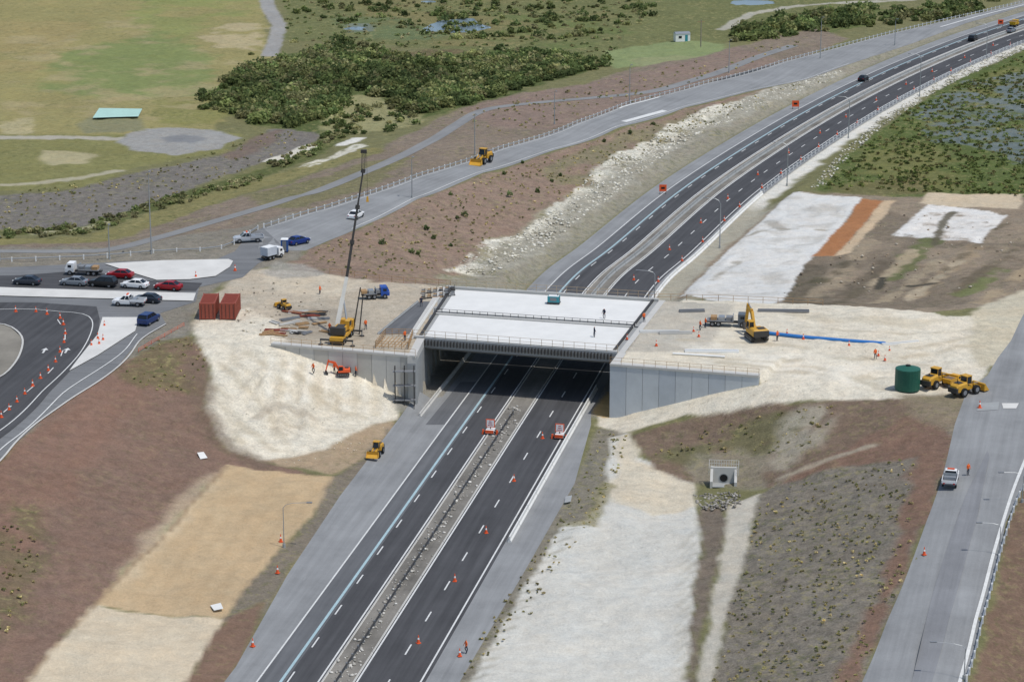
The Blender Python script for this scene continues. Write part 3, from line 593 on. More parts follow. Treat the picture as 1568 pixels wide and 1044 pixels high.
def barrier(name,c,l,s0,s1,h=.8,m=conc,seg=6.0,w=.5,z=None):
    c=np.asarray(c)[:,:2]; nr=normals(c); S=np.concatenate([[0],np.cumsum(np.linalg.norm(np.diff(c,axis=0),axis=1))]); mb=MB(); t=s0; s1=min(s1,S[-1])
    while t<s1-.5:
        e=min(t+seg-.12,s1); secs=[]
        for q in (t,(t+e)/2,e):
            x=np.interp(q,S,c[:,0]);y=np.interp(q,S,c[:,1]);nx=np.interp(q,S,nr[:,0]);ny=np.interp(q,S,nr[:,1]); x+=nx*l;y+=ny*l; zz=float(Hf(x,y)) if z is None else z
            secs.append([(x+nx*a,y+ny*a,zz+b) for a,b in ((-w/2,-.1),(-w/2,h*.2),(-w*.2,h*.45),(-w*.17,h),(w*.17,h),(w*.2,h*.45),(w/2,h*.2),(w/2,-.1))])
        mb.loft(secs,m); t+=seg
    return mb.obj(name)
barrier('concrete_barrier',MW,9.9,SY(295),SY(362),.8,concW)
barrier('concrete_barrier',MW,-13.2,SY(343),SY(388),.6,conc)
barrier('concrete_barrier',MW,10.6,SY(395),SY(500),.7,concW,6,.7)
barrier('concrete_kerb',MW,-1.7,0,SM[-1]-10,.16,conc,12,.22,0); barrier('concrete_kerb',MW,1.7,0,SM[-1]-10,.16,conc,12,.22,0)
barrier('median_barrier',MW,0,SY(392),SM[-1]-10,.75,concG,6,.5,0)
def guard(name,c,l,s0,s1,m=steel,pm_=white,sp_=2.5,h=.8):
    c=np.asarray(c)[:,:2]; nr=normals(c); S=np.concatenate([[0],np.cumsum(np.linalg.norm(np.diff(c,axis=0),axis=1))]); mb=MB(); s1=min(s1,S[-1]); prev=None; t=s0
    while t<s1:
        x=np.interp(t,S,c[:,0])+np.interp(t,S,nr[:,0])*l; y=np.interp(t,S,c[:,1])+np.interp(t,S,nr[:,1])*l; z=float(Hf(x,y))
        mb.box((x,y,z+h/2),(.2,.2,h+.1),pm_)
        if prev: mb.cyl((prev[0],prev[1],prev[2]+h*.75),(x,y,z+h*.75),.1,.1,m,5)
        prev=(x,y,z); t+=sp_
    return mb.obj(name)
guard('guard_rail',upc,.3,0,1000)
guard('guard_rail',pth("1480,1044 1504,955 1532,850 1566,752 1620,690"),0,0,200)
guard('guard_rail',pth("395,352 340,382 250,388 150,396 0,402 -60,404"),0,0,200,sp_=4)
guard('wire_rope_barrier',MW,0,20,SY(350),dkst,greyp,2.5,.7)
guard('guard_rail',MW,10.3,SY(500),SM[-1]-10,sp_=3)
# ---------------------------------------------------------------- scatter
def quads(name,cen,size,cols,mat,nrmup=.4):
    n=len(cen); a=rng.normal(size=(n,3)); a[:,2]*=nrmup; a/=np.linalg.norm(a,axis=1)[:,None]; b=rng.normal(size=(n,3)); b=np.cross(a,b); b/=np.linalg.norm(b,axis=1)[:,None]
    s_=size[:,None]; V=np.empty((n,4,3)); V[:,0]=cen-a*s_-b*s_*.6; V[:,1]=cen+a*s_-b*s_*.5; V[:,2]=cen+a*s_*.7+b*s_*.6; V[:,3]=cen-a*s_*.8+b*s_*.7
    me=bpy.data.meshes.new(name); me.vertices.add(n*4); me.vertices.foreach_set('co',V.astype(np.float32).ravel()); me.loops.add(n*4); me.loops.foreach_set('vertex_index',np.arange(n*4,dtype=np.int32)); me.polygons.add(n); me.polygons.foreach_set('loop_start',np.arange(0,n*4,4,dtype=np.int32)); me.update(calc_edges=True)
    at=me.color_attributes.new('Col','FLOAT_COLOR','POINT'); d4=np.ones((n,4,4),dtype=np.float32); d4[:,:,:3]=cols[:,None,:]; at.data.foreach_set('color',d4.ravel()); me.materials.append(mat)
    o=bpy.data.objects.new(name,me); bpy.context.scene.collection.objects.link(o); return o
leafm=attrmat('foliage_leaves',trans=.4)
def sample(s,n):
    w=Gs(px(s))[:,:2]; out=[]
    while len(out)<n:
        p=np.stack([rng.uniform(w[:,0].min(),w[:,0].max(),n*2),rng.uniform(w[:,1].min(),w[:,1].max(),n*2)],1); k=sdist(p[:,0],p[:,1],w)>0; out+=list(p[k])
    return np.array(out[:n])
def bushes(name,P2,r0,r1,per,leaf,pal,hs=.9,clump=None):
    n=len(P2); R=rng.uniform(r0,r1,n)*rng.uniform(.8,1.1,n); pal=np.array([srgb(*c) for c in pal]); bc=pal[rng.integers(0,len(pal),n)]*rng.uniform(.8,1.2,(n,1))
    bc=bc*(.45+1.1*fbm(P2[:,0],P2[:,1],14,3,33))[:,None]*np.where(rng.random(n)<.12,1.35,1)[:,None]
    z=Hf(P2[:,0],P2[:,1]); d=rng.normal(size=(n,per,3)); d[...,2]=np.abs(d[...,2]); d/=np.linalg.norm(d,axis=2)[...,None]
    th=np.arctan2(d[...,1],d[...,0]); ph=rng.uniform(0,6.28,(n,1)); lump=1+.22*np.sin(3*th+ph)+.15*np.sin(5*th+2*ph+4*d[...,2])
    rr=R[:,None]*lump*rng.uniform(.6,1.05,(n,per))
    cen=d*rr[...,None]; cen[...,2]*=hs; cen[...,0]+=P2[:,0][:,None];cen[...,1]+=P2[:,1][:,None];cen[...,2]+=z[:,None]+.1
    br=(.7+.45*d[...,2]*rr/R[:,None])*rng.uniform(.8,1.2,(n,per)); cols=bc[:,None,:]*br[...,None]  # shade put into leaf colour: darker low and inside, lighter towards the top
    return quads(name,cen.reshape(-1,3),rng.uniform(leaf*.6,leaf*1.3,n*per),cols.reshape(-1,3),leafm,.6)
GP=[(114,127,76),(128,137,84),(102,116,70),(138,141,90),(96,108,66),(146,144,100)]
B1=sample("322,155 360,115 425,92 470,95 530,120 530,160 500,185 440,195 380,188",330)
B2=sample("430,95 520,70 560,100 640,95 640,130 590,150 520,140",140)
B3=sample("600,120 700,110 780,80 880,88 935,98 890,112 800,135 690,168 640,178 600,160",420)
B3b=sample("425,90 520,62 640,90 780,76 930,92 900,112 700,120 560,118",260)
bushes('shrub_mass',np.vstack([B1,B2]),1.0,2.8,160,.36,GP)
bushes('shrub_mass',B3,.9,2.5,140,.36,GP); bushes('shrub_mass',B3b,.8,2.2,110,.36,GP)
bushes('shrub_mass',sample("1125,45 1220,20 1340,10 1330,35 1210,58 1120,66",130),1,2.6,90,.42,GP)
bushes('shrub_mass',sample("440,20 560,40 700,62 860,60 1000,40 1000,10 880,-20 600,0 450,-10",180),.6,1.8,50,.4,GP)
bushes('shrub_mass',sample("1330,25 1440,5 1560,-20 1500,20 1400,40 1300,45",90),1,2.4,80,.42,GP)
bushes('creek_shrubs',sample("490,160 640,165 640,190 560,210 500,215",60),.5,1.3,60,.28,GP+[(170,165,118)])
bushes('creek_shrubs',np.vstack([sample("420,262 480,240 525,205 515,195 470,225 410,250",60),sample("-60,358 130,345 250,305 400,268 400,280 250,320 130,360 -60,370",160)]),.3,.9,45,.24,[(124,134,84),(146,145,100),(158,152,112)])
bushes('field_edge_shrubs',np.vstack([sample("300,140 340,145 350,180 310,170",18),Gs([(512,150),(524,190),(330,165),(385,85)])[:,:2]]),.7,1.5,80,.3,GP)
tf=[(168,160,108),(186,174,122),(140,142,92),(152,146,104),(200,184,134)]
bushes('embankment_weeds',sample("470,388 560,350 740,272 950,202 1150,146 1290,112 1200,145 1040,205 930,265 800,340 680,420 560,430",480),.1,.32,12,.14,tf)
bushes('embankment_weeds',sample("1168,757 1400,702 1395,850 1312,1048 1090,1048 1138,870",460),.08,.26,14,.11,tf)
bushes('embankment_weeds',sample("0,300 200,270 400,205 480,192 430,238 250,305 0,352",200),.12,.34,12,.16,tf)
bushes('embankment_weeds',sample("0,800 50,810 60,850 40,950 0,980",40),.1,.3,14,.12,tf)
bushes('embankment_weeds',sample("180,570 240,522 300,515 318,560 300,600 240,600",50),.1,.28,14,.12,tf)
bushes('embankment_weeds',sample("1000,700 1050,660 1190,632 1300,620 1230,690 1100,692",80),.1,.3,14,.12,tf)
bushes('embankment_weeds',sample("700,172 900,132 1130,78 1250,60 1000,150 760,215",160),.15,.4,12,.18,tf)
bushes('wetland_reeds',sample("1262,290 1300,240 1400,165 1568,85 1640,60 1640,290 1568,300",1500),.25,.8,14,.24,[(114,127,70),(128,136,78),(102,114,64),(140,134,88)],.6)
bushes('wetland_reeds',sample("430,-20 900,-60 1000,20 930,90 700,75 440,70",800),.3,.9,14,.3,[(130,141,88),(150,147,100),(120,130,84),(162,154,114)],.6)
bushes('embankment_shrubs',Gs(px("858,270 845,280 772,268 823,295 700,335 690,378 653,352 712,330 780,300 640,390 664,366 925,218 965,205 1000,192 690,300 800,250 585,375 630,388"))[:,:2],.3,.6,90,.16,[(96,112,68),(110,120,76)],1.4)
bushes('verge_tufts',sample("915,660 965,668 930,760 800,960 700,1044 640,1120 880,760",160),.06,.24,12,.11,tf)
def rocks(name,P2,r0,r1,pal,sink=.3):
    base=np.array([(1,0,0),(-1,0,0),(0,1,0),(0,-1,0),(0,0,1),(0,0,-1),(.6,.6,.55),(-.6,.6,.55),(-.6,-.6,.55),(.6,-.6,.55)],float)
    tri=[(4,6,9),(4,7,6),(4,8,7),(4,9,8),(0,9,6),(2,6,7),(1,7,8),(3,8,9),(5,0,2),(5,2,1),(5,1,3),(5,3,0),(0,6,2),(2,7,1),(1,8,3),(3,9,0)]
    n=len(P2); R=r0+(r1-r0)*rng.random(n)**2; V=base[None]*rng.uniform(.65,1.25,(n,10,1)); V=V*R[:,None,None]*np.array([1,.8,.6]); a=rng.uniform(0,6.28,n); c,s_=np.cos(a)[:,None],np.sin(a)[:,None]
    x=V[...,0]*c-V[...,1]*s_; y=V[...,0]*s_+V[...,1]*c; V[...,0]=x+P2[:,0][:,None];V[...,1]=y+P2[:,1][:,None];V[...,2]+=(Hf(P2[:,0],P2[:,1])+R*sink)[:,None]
    T=(np.array(tri)[None]+np.arange(n)[:,None,None]*10).reshape(-1,3).astype(np.int32)
    me=bpy.data.meshes.new(name); me.vertices.add(n*10); me.vertices.foreach_set('co',V.astype(np.float32).ravel()); me.loops.add(T.size); me.loops.foreach_set('vertex_index',T.ravel()); me.polygons.add(len(T)); me.polygons.foreach_set('loop_start',np.arange(0,T.size,3,dtype=np.int32)); me.update(calc_edges=True)
    pal=np.array([srgb(*q) for q in pal]); cc=pal[rng.integers(0,len(pal),n)]*rng.uniform(.85,1.1,(n,1)); at=me.color_attributes.new('Col','FLOAT_COLOR','POINT'); d4=np.ones((n,10,4),dtype=np.float32); d4[:,:,:3]=cc[:,None,:]; at.data.foreach_set('color',d4.ravel()); me.materials.append(rockm)
    o=bpy.data.objects.new(name,me); bpy.context.scene.collection.objects.link(o)
rockm=attrmat('rock_stone',.9)
wp=[(212,207,190),(222,218,204),(196,190,170),(182,176,158)]
rocks('white_rock_riprap',sample("690,414 756,370 848,322 897,276 937,242 1006,210 1057,178 1137,154 1250,116 1290,110 1262,128 1154,168 1083,200 1033,231 963,279 896,329 822,384 752,420",3000),.1,.5,wp,.0)
rocks('white_rock_riprap',sample("1240,288 1290,232 1350,180 1450,118 1568,66 1568,78 1450,132 1355,192 1300,240 1262,286",900),.12,.45,wp)
rocks('riprap_apron',sample("1062,758 1132,750 1135,772 1110,782 1070,780",320),.1,.34,[(150,145,136),(168,163,152),(130,125,116)])
ss=rng.uniform(5,SY(352),900); la=rng.normal(0,.6,900).clip(-1.4,1.4); P2=np.stack([np.interp(ss,SM,MW[:,0])+np.interp(ss,SM,MWN[:,0])*la,np.interp(ss,SM,MW[:,1])+np.interp(ss,SM,MWN[:,1])*la],1)
rocks('median_rubble',P2,.06,.32,[(200,196,186),(170,166,156),(150,146,136),(220,216,206)])
rocks('sand_lumps',np.vstack([sample("395,700 480,690 600,640 560,690 440,712",90),sample("340,560 440,600 560,640 480,690 400,700",60),sample("1060,500 1200,500 1400,540 1300,600 1180,600",30)]),.04,.16,[(222,214,194),(208,198,176)])
rocks('yard_clods',sample("1190,460 1240,400 1380,330 1568,330 1568,450",200),.1,.4,[(116,104,88),(150,134,112),(188,178,160)])
rocks('worksite_rubble',sample("300,490 400,420 520,430 500,500 420,520",160),.06,.28,[(180,170,150),(205,196,176),(140,130,116)])
# ---------------------------------------------------------------- vehicles
def sec(x,hw,zb,zs,zt,tw=.86): return [(x,-hw*.93,zb),(x,-hw,zb+.18),(x,-hw,zs),(x,-hw*tw,zt),(x,hw*tw,zt),(x,hw,zs),(x,hw,zb+.18),(x,hw*.93,zb)]
def wheel(mb,x,y,r,w=.24):
    mb.cyl((x,y-w/2,r),(x,y+w/2,r),r,r,black,14); mb.cyl((x,y-w/2-.01,r),(x,y+w/2+.01,r),r*.55,r*.55,greyp,10)
def cabin(mb,x0,x1,x2,x3,zb,zt,hb,ht,paint):
    B=[(x0,-hb,zb),(x3,-hb,zb),(x3,hb,zb),(x0,hb,zb)];T=[(x1,-ht,zt),(x2,-ht,zt),(x2,ht,zt),(x1,ht,zt)]
    mb.hexa(B,T,glass)
    T2=[(x1-.05,-ht-.02,zt+.004),(x2+.05,-ht-.02,zt+.004),(x2+.05,ht+.02,zt+.004),(x1-.05,ht+.02,zt+.004)]
    mb.hexa(T2,[(x1+.1,-ht+.1,zt+.07),(x2-.1,-ht+.1,zt+.07),(x2-.1,ht-.1,zt+.07),(x1+.1,ht-.1,zt+.07)],paint)
    for a,b in zip(B,T): mb.cyl(a,b,.05,.05,paint,5)
    xm=(x0+x3)/2
    for s_ in (-1,1): mb.cyl((xm,s_*hb,zb),((x1+x2)/2,s_*ht,zt),.045,.045,paint,5)
CARM={}
def carmesh(kind,col):
    key=(kind,col)
    if key in CARM: return CARM[key]
    paint=pm('car_paint_%d_%d_%d'%col,col,.28,0,.03); mb=MB()
    if kind=='sedan':
        mb.loft([sec(-2.25,.78,.4,.68,.8),sec(-2.12,.88,.26,.86,.96),sec(-1.3,.9,.22,.9,1.0),sec(.9,.9,.22,.88,.98),sec(1.85,.87,.25,.76,.86),sec(2.25,.74,.36,.58,.68)],paint)
        cabin(mb,-1.75,-1.05,.25,1.05,.97,1.4,.8,.62,paint); wx=(-1.35,1.38); r=.32
    elif kind=='suv':
        mb.loft([sec(-2.3,.84,.42,.95,1.05),sec(-2.2,.92,.32,1.02,1.12),sec(-1.3,.94,.28,1.05,1.15),sec(1.0,.94,.28,1.0,1.12),sec(2.0,.9,.3,.9,1.0),sec(2.35,.8,.42,.7,.8)],paint)
        cabin(mb,-2.2,-1.85,.3,1.1,1.1,1.68,.86,.72,paint); wx=(-1.4,1.45); r=.37
    else:
        mb.loft([sec(-.35,.9,.35,1.0,1.08),sec(1.2,.92,.32,1.0,1.12),sec(2.2,.9,.34,.95,1.04),sec(2.6,.8,.42,.75,.85)],paint)
        cabin(mb,-.3,-.15,.7,1.35,1.08,1.68,.84,.7,paint)
        mb.box((-1.5,0,.72),(2.3,1.84,.16),greyp)
        for y in (-.9,.9): mb.box((-1.5,y,.98),(2.3,.06,.36),paint)
        mb.box((-2.63,0,.98),(.06,1.84,.36),paint); mb.box((-.42,0,1.1),(.08,1.8,.7),steel)
        mb.box((-.9,0,.98),(.7,1.5,.35),steel); mb.box((.2,0,1.84),(.25,.9,.12),orange)
        wx=(-1.6,1.6); r=.38
    for x in wx:
        for y in (-.8,.8): wheel(mb,x,y,r)
    f=2.2; rr=-2.22 if kind!='ute' else -2.64
    for y in (-.62,.62): mb.box((f,y,.66),(.18,.32,.14),white); mb.box((rr,y,.78),(.1,.22,.16),redp)
    mb.box((f+.08,0,.5),(.12,.9,.12),black)
    CARM[key]=mb.mesh('car_body'); return CARM[key]
W_=(232,232,230);R_=(150,26,34);D_=(50,56,66);G_=(124,130,136);B_=(34,56,104);K_=(30,31,34);S_=(176,180,184)
def car(kind,col,u,v,u2,v2,name='car',z=None):
    l,r=place(u,v,u2,v2,z); return inst(name,carmesh(kind,col),l,r)
car('sedan',D_,42,436,0,434);car('sedan',G_,114,437,80,435);car('suv',K_,158,439,130,437);car('sedan',W_,207,441,180,439);car('sedan',R_,258,444,230,442);car('sedan',R_,184,426,150,424)
car('suv',B_,228,495,250,483,'suv'); car('sedan',D_,226,463,200,461); car('ute',W_,198,468,170,467,'utility_truck')
car('sedan',W_,545,334,575,320)
car('ute',S_,380,371,360,372,'utility_truck'); car('sedan',(30,54,120),457,374,480,370); car('sedan',K_,1322,124,1340,115); car('ute',W_,1455,740,1460,720,'utility_truck')
car('sedan',G_,1548,50,1568,42,'car');car('suv',K_,1490,63,1510,53,'suv')
def truck(col,box,L=5.0,name='truck'):
    mb=MB(); paint=pm('truck_paint_%d_%d_%d'%col,col,.4)
    mb.box((0,0,.75),(L+2,.9,.3),dkst); mb.loft([[(x,-1.05,.6),(x,-1.1,1.3),(x,-1.05 if x<L/2+1.8 else -.95,zt),(x,1.05 if x<L/2+1.8 else .95,zt),(x,1.1,1.3),(x,1.05,.6)] for x,zt in ((L/2+.2,2.4),(L/2+1.5,2.4),(L/2+1.95,1.5))],paint)
    mb.hexa([(L/2+1.52,-.95,1.45),(L/2+1.98,-.9,1.45),(L/2+1.98,.9,1.45),(L/2+1.52,.95,1.45)],[(L/2+1.4,-.9,2.3),(L/2+1.6,-.85,2.3),(L/2+1.6,.85,2.3),(L/2+1.4,.9,2.3)],glass)
    for s_ in (-1,1): mb.box((L/2+1,s_*1.09,1.8),(.7,.05,.5),glass)
    if box=='flat':
        mb.box((-.6,0,1.05),(L,2.3,.16),greyp)
        for k in range(3): mb.box((-1.8+k*1.4,0,1.45),(1.1,1.7,.6),(wood,steel,greyp)[k])
        mb.box((L/2-.7,0,1.6),(.1,2.3,1),steel)
    elif box=='tip':
        mb.hexa([(-L/2-.4,-1,1.0),(L/2-.2,-1,1.0),(L/2-.2,1,1.0),(-L/2-.4,1,1.0)],[(-L/2-.6,-1.2,2.1),(L/2,-1.2,2.1),(L/2,1.2,2.1),(-L/2-.6,1.2,2.1)],paint); mb.box((-.3,0,2.12),(L-.4,2.1,.1),pm('load_soil',(120,100,80),.9))
    else:
        mb.box((-.5,0,2.0),(L,2.3,1.9),pm('box_paint',box,.5)); mb.box((-.5,0,2.98),(L-.2,2.1,.06),white)
    for x in (-L/2+.4,-L/2+1.5,L/2+1.0):
        for y in (-.95,.95): wheel(mb,x,y,.48,.35)
    return mb
def addt(mb,name,u,v,u2,v2,z=None,sc=1):
    l,r=place(u,v,u2,v2,z); return mb.obj(name,l,r,sc)
addt(truck(W_,'flat',4.2),'flatbed_truck',133,421,100,420,None,.85)
addt(truck((90,96,102),'flat',4.8),'flatbed_truck',1108,499,1135,500,8,.85)
addt(truck(W_,(190,196,204),3.0),'box_truck',414,397,440,390,None,.75)
addt(truck((40,80,160),'flat',2.6),'flatbed_truck',571,457,590,456,8,.8)
addt(truck((214,170,40),'tip',3),'tip_truck',1552,42,1562,37,None,.8)
mb=MB(); mb.box((0,0,1.15),(1.2,1.2,2.1),bluep); mb.box((0,0,2.26),(1.3,1.3,.12),white,top=.8); mb.box((0,-.61,1.1),(.7,.04,1.8),greyp); mb.box((0,0,.06),(1.3,1.3,.12),dkst); l,r=place(436,386,446,386); mb.obj('portable_toilet',l,r)
def container(u,v,u2,v2):
    mb=MB(); L=6.06
    mb.box((0,0,1.3),(L,2.38,2.5),rust)
    for k in range(28):
        x=-2.85+k*.21
        for y in (-1.2,1.2): mb.box((x,y,1.3),(.1,.06,2.2),rust)
    for k in range(26): mb.box((-2.6+k*.21,0,2.56),(.09,2.1,.04),rust)
    for y in (-1,-.33,.33,1): mb.cyl((L/2+.04,y*.9,.2),(L/2+.04,y*.9,2.4),.03,.03,steel,5)
    for y in (-1,-.33,.33,1): mb.cyl((-L/2-.04,y*.9,.2),(-L/2-.04,y*.9,2.4),.03,.03,dkst,5)
    for x in (-L/2,L/2):
        for y in (-1.17,1.17): mb.box((x,y,1.3),(.14,.14,2.64),rust)
    l,r=place(u,v,u2,v2); mb.obj('shipping_container',l,r)
container(321,482,328,465); container(353,482,361,466)
mb=MB(); n=24
mb.cyl((0,0,0),(0,0,3.0),1.75,1.75,tankg,n)
for k in range(10): mb.cyl((0,0,.2+k*.29),(0,0,.28+k*.29),1.79,1.79,tankg,n)
mb.cyl((0,0,3.002),(0,0,3.35),1.75,.5,tankg,n); mb.cyl((0,0,3.352),(0,0,3.5),.35,.35,black,12); l,r=place(1389,596,1400,596); mb.obj('water_tank',l,r)
def loader(arm=.6):
    mb=MB()
    for x in (-1.5,1.5):
        for y in (-1.0,1.0): wheel(mb,x,y,.75,.55)
    mb.loft([[(x,-w,.9),(x,-w,zt-.25),(x,-w*.8,zt),(x,w*.8,zt),(x,w,zt-.25),(x,w,.9)] for x,w,zt in ((-3.0,.8,1.9),(-2.6,.95,2.2),(-.6,.9,2.3),(-.4,.8,2.0))],yellow)
    mb.box((-3.05,0,1.2),(.4,1.9,.8),dkst); mb.box((.9,0,1.15),(2.4,1.0,.7),yellow); mb.box((-2.0,0,2.35),(.12,.12,.6),dkst); mb.box((-1.8,0,2.28),(1.2,1.2,.06),dkst)
    mb.hexa([(-.55,-.7,1.9),(.8,-.7,1.9),(.8,.7,1.9),(-.55,.7,1.9)],[(-.5,-.65,3.1),(.5,-.65,3.1),(.5,.65,3.1),(-.5,.65,3.1)],glass)
    mb.box((0,0,3.18),(1.3,1.5,.14),yellow)
    for x,y in ((-.52,-.68),(-.52,.68),(.65,-.68),(.65,.68)): mb.cyl((x,y,1.8),(x*.9,y*.97,3.12),.06,.06,yellow,5)
    for y in (-.5,.5): mb.hexa([(1.2,y-.1,1.5),(3.2,y-.1,arm-.1),(3.2,y+.1,arm-.1),(1.2,y+.1,1.5)],[(1.2,y-.1,1.95),(3.2,y-.1,arm+.25),(3.2,y+.1,arm+.25),(1.2,y+.1,1.95)],yellow)
    mb.cyl((1.1,0,1.7),(3.0,0,arm+.8),.09,.06,steel,8)
    b=[(3.1,arm-.4),(3.15,arm+.75),(3.35,arm+.85),(3.3,arm+.1),(4.3,arm-.4),(4.3,arm-.5)]
    mb.loft([[(x,y,z) for x,z in b] for y in (-1.35,1.35)],yellow)
    for y in (-1.36,1.36): mb.loft([[(3.15,y-.03,arm-.4),(3.3,y-.03,arm+.8),(4.3,y-.03,arm-.4)],[(3.15,y+.03,arm-.4),(3.3,y+.03,arm+.8),(4.3,y+.03,arm-.4)]],yellow)
    return mb
addt(loader(),'wheel_loader',740,250,720,256,None,.95); addt(loader(.7),'wheel_loader',1432,592,1442,588,None,.85); addt(loader(.6),'wheel_loader',1478,604,1500,598,None,.85)
addt(loader(1.0),'wheel_loader',577,697,571,704,None,.62); addt(loader(.8),'skid_loader',435,474,425,470,8,.5)
def excavator(body=yellow):
    mb=MB()
    for y in (-1.15,1.15):
        mb.loft([[(x,y+d,z) for x,z in ((-1.9,.45),(-1.6,.05),(1.6,.05),(1.9,.45),(1.6,.85),(-1.6,.85))] for d in (-.28,.28)],dkst)
        for k in range(5): mb.cyl((-1.3+k*.65,y-.3,.35),(-1.3+k*.65,y+.3,.35),.18,.18,greyp,8)
    mb.cyl((0,0,.7),(0,0,1.05),.7,.7,dkst,14)
    mb.loft([[(x,-1.3,1.05),(x,-1.3,zt),(x,-1.1,zt+.15),(x,1.1,zt+.15),(x,1.3,zt),(x,1.3,1.05)] for x,zt in ((-2.2,1.7),(-2.0,1.95),(-.3,1.95),(-.2,1.7),(1.4,1.6))],body)
    mb.box((-2.2,0,1.45),(.5,2.5,.9),dkst); mb.box((-1.2,-.3,2.13),(1.2,1.2,.06),dkst)
    mb.hexa([(-.1,.45,1.76),(1.5,.45,1.5),(1.5,1.3,1.5),(-.1,1.3,1.76)],[(-.05,.5,2.85),(1.1,.5,2.85),(1.1,1.25,2.85),(-.05,1.25,2.85)],glass); mb.box((.52,.87,2.92),(1.25,.85,.12),body)
    for p,q in (((-.1,.45),(-.05,.5)),((-.1,1.3),(-.05,1.25)),((1.5,1.3),(1.1,1.25)),((1.5,.45),(1.1,.5))): mb.cyl((p[0],p[1],1.6),(q[0],q[1],2.88),.05,.05,body,5)
    pts=[(1.0,1.5),(2.4,3.9),(4.4,4.3)]
    def beam(a,b,w0,w1):
        d=Vector((b[0]-a[0],0,b[1]-a[1])).normalized(); nn=Vector((-d.z,0,d.x))
        A_=Vector((a[0],0,a[1]));B_2=Vector((b[0],0,b[1])); h=Vector((0,.2,0))
        mb.loft([[A_+nn*w0-h,A_-nn*w0-h,A_-nn*w0+h,A_+nn*w0+h],[B_2+nn*w1-h,B_2-nn*w1-h,B_2-nn*w1+h,B_2+nn*w1+h]],body)
    beam(pts[0],pts[1],.25,.38); beam(pts[1],pts[2],.38,.2); beam((4.1,4.75),(5.0,1.5),.24,.15)
    mb.cyl((1.5,-.28,1.6),(2.5,-.28,3.6),.1,.07,steel,7); mb.cyl((2.6,0,4.3),(4.1,0,4.9),.09,.07,steel,7)
    b=[(4.85,1.6),(5.2,1.55),(5.3,.9),(4.9,.35),(4.3,.45),(4.5,.9)]
    mb.loft([[(x,y,z) for x,z in b] for y in (-.55,.55)],dkst); return mb
addt(excavator(),'excavator',1158,520,1135,502,8,.95)
addt(excavator(orange),'mini_excavator',525,575,500,572,None,.5)
addt(truck((216,160,40),'tip',2.5),'dumper_truck',1455,592,1470,586,None,.6)
# crane
l,r=place(524,520,541,502,8); mb=MB()
mb.box((0,0,1.1),(8.5,2.4,.6),yellow)
for x in (-3.2,-1.9,1.9,3.2):
    for y in (-1.05,1.05): wheel(mb,x,y,.55,.4)
mb.box((4.0,0,1.9),(1.6,2.4,1.5),yellow); mb.box((4.4,0,2.2),(.9,2.46,.7),glass)
for x in (-3.9,2.8):
    mb.box((x,0,.9),(.35,6.0,.25),dkst)
    for y in (-2.9,2.9): mb.cyl((x,y,0),(x,y,.95),.12,.12,steel,8); mb.cyl((x,y,-.05),(x,y,.08),.45,.45,dkst,12)
mb.cyl((0,0,1.4),(0,0,1.8),.9,.9,dkst,14); mb.box((-1.0,0,2.2),(3.4,2.0,.8),yellow); mb.box((-1.0,0,2.65),(2.4,1.4,.12),dkst); mb.box((-2.9,0,2.3),(.9,2.6,1.3),dkst); mb.box((.8,-.9,2.6),(1.5,.8,1.5),yellow); mb.box((.9,-.92,2.8),(1.35,.84,.8),glass)
cr=mb.obj('carrier',l,r,.85)
cb=Vector((P(517,516,8)[0],P(517,516,8)[1],10.0)); Yc=cb.y
def atY(u,v,y):
    d=ray(u,v); t=y/d[1]; return Vector((d[0]*t,y,CH+d[2]*t))
kn=atY(531,424,Yc+2.0); tp=atY(556,262,Yc+5.0); tp2=atY(557,232,Yc+5.5)
mb=MB()
wb=pm('crane_boom_white',(210,208,200),.5)
mb.cyl(cb,cb.lerp(kn,.55),.48,.46,wb,4); mb.cyl(cb.lerp(kn,.55),kn,.38,.36,wb,4)
mb.cyl(kn,kn.lerp(tp,.35),.3,.28,dkst,4); mb.cyl(kn.lerp(tp,.35),kn.lerp(tp,.7),.24,.22,dkst,4); mb.cyl(kn.lerp(tp,.7),tp,.18,.16,dkst,4)
d=(tp-kn).normalized(); ux=Vector((1,0,0)); uy=d.cross(ux).normalized(); ux=uy.cross(d)
for k in range(14):
    a=tp.lerp(tp2,k/14); b=tp.lerp(tp2,(k+1)/14)
    for s1_,s2_ in ((-1,-1),(1,-1),(1,1),(-1,1)): mb.cyl(a+ux*.25*s1_+uy*.25*s2_,b+ux*.25*s1_+uy*.25*s2_,.04,.04,dkst,4)
    mb.cyl(a+ux*.25,b-ux*.25,.03,.03,dkst,4)
for t in (.33,.66,1): p=kn.lerp(tp,t); mb.cyl(p-d*.3,p+d*.3,.36,.36,dkst,6)
mb.box(tuple(tp2),(.9,.5,.5),dkst)
mb.cyl(cb+Vector((1.6,-.5,-.2)),cb.lerp(kn,.6),.16,.12,steel,8)
hk=tp2+Vector((.45,-.2,0)); mb.cyl(hk,(hk.x,hk.y,hk.z-7),.03,.03,black,4); mb.box((hk.x,hk.y,hk.z-7.3),(.4,.4,.8),yellow,top=.6)
o=mb.obj('boom'); root2=bpy.data.objects.new('mobile_crane',None); bpy.context.scene.collection.objects.link(root2)
cr.parent=root2; o.parent=root2
mb=MB(); a=P(540,512,8); mb.cyl(tuple(a),tuple(atY(552,440,a[1]+1)),.12,.1,dkst,5); mb.cyl((a[0]+1,a[1],8),tuple(atY(556,450,a[1]+1)),.1,.1,dkst,5); mb.obj('piling_leader')
pp=[P(u,v,8.25) for u,v in ((1176,510),(1230,516),(1290,521),(1356,526))]; mb=MB(); mb.tube([tuple(q) for q in pp],.28,bluepipe,10); mb.obj('water_pipe')
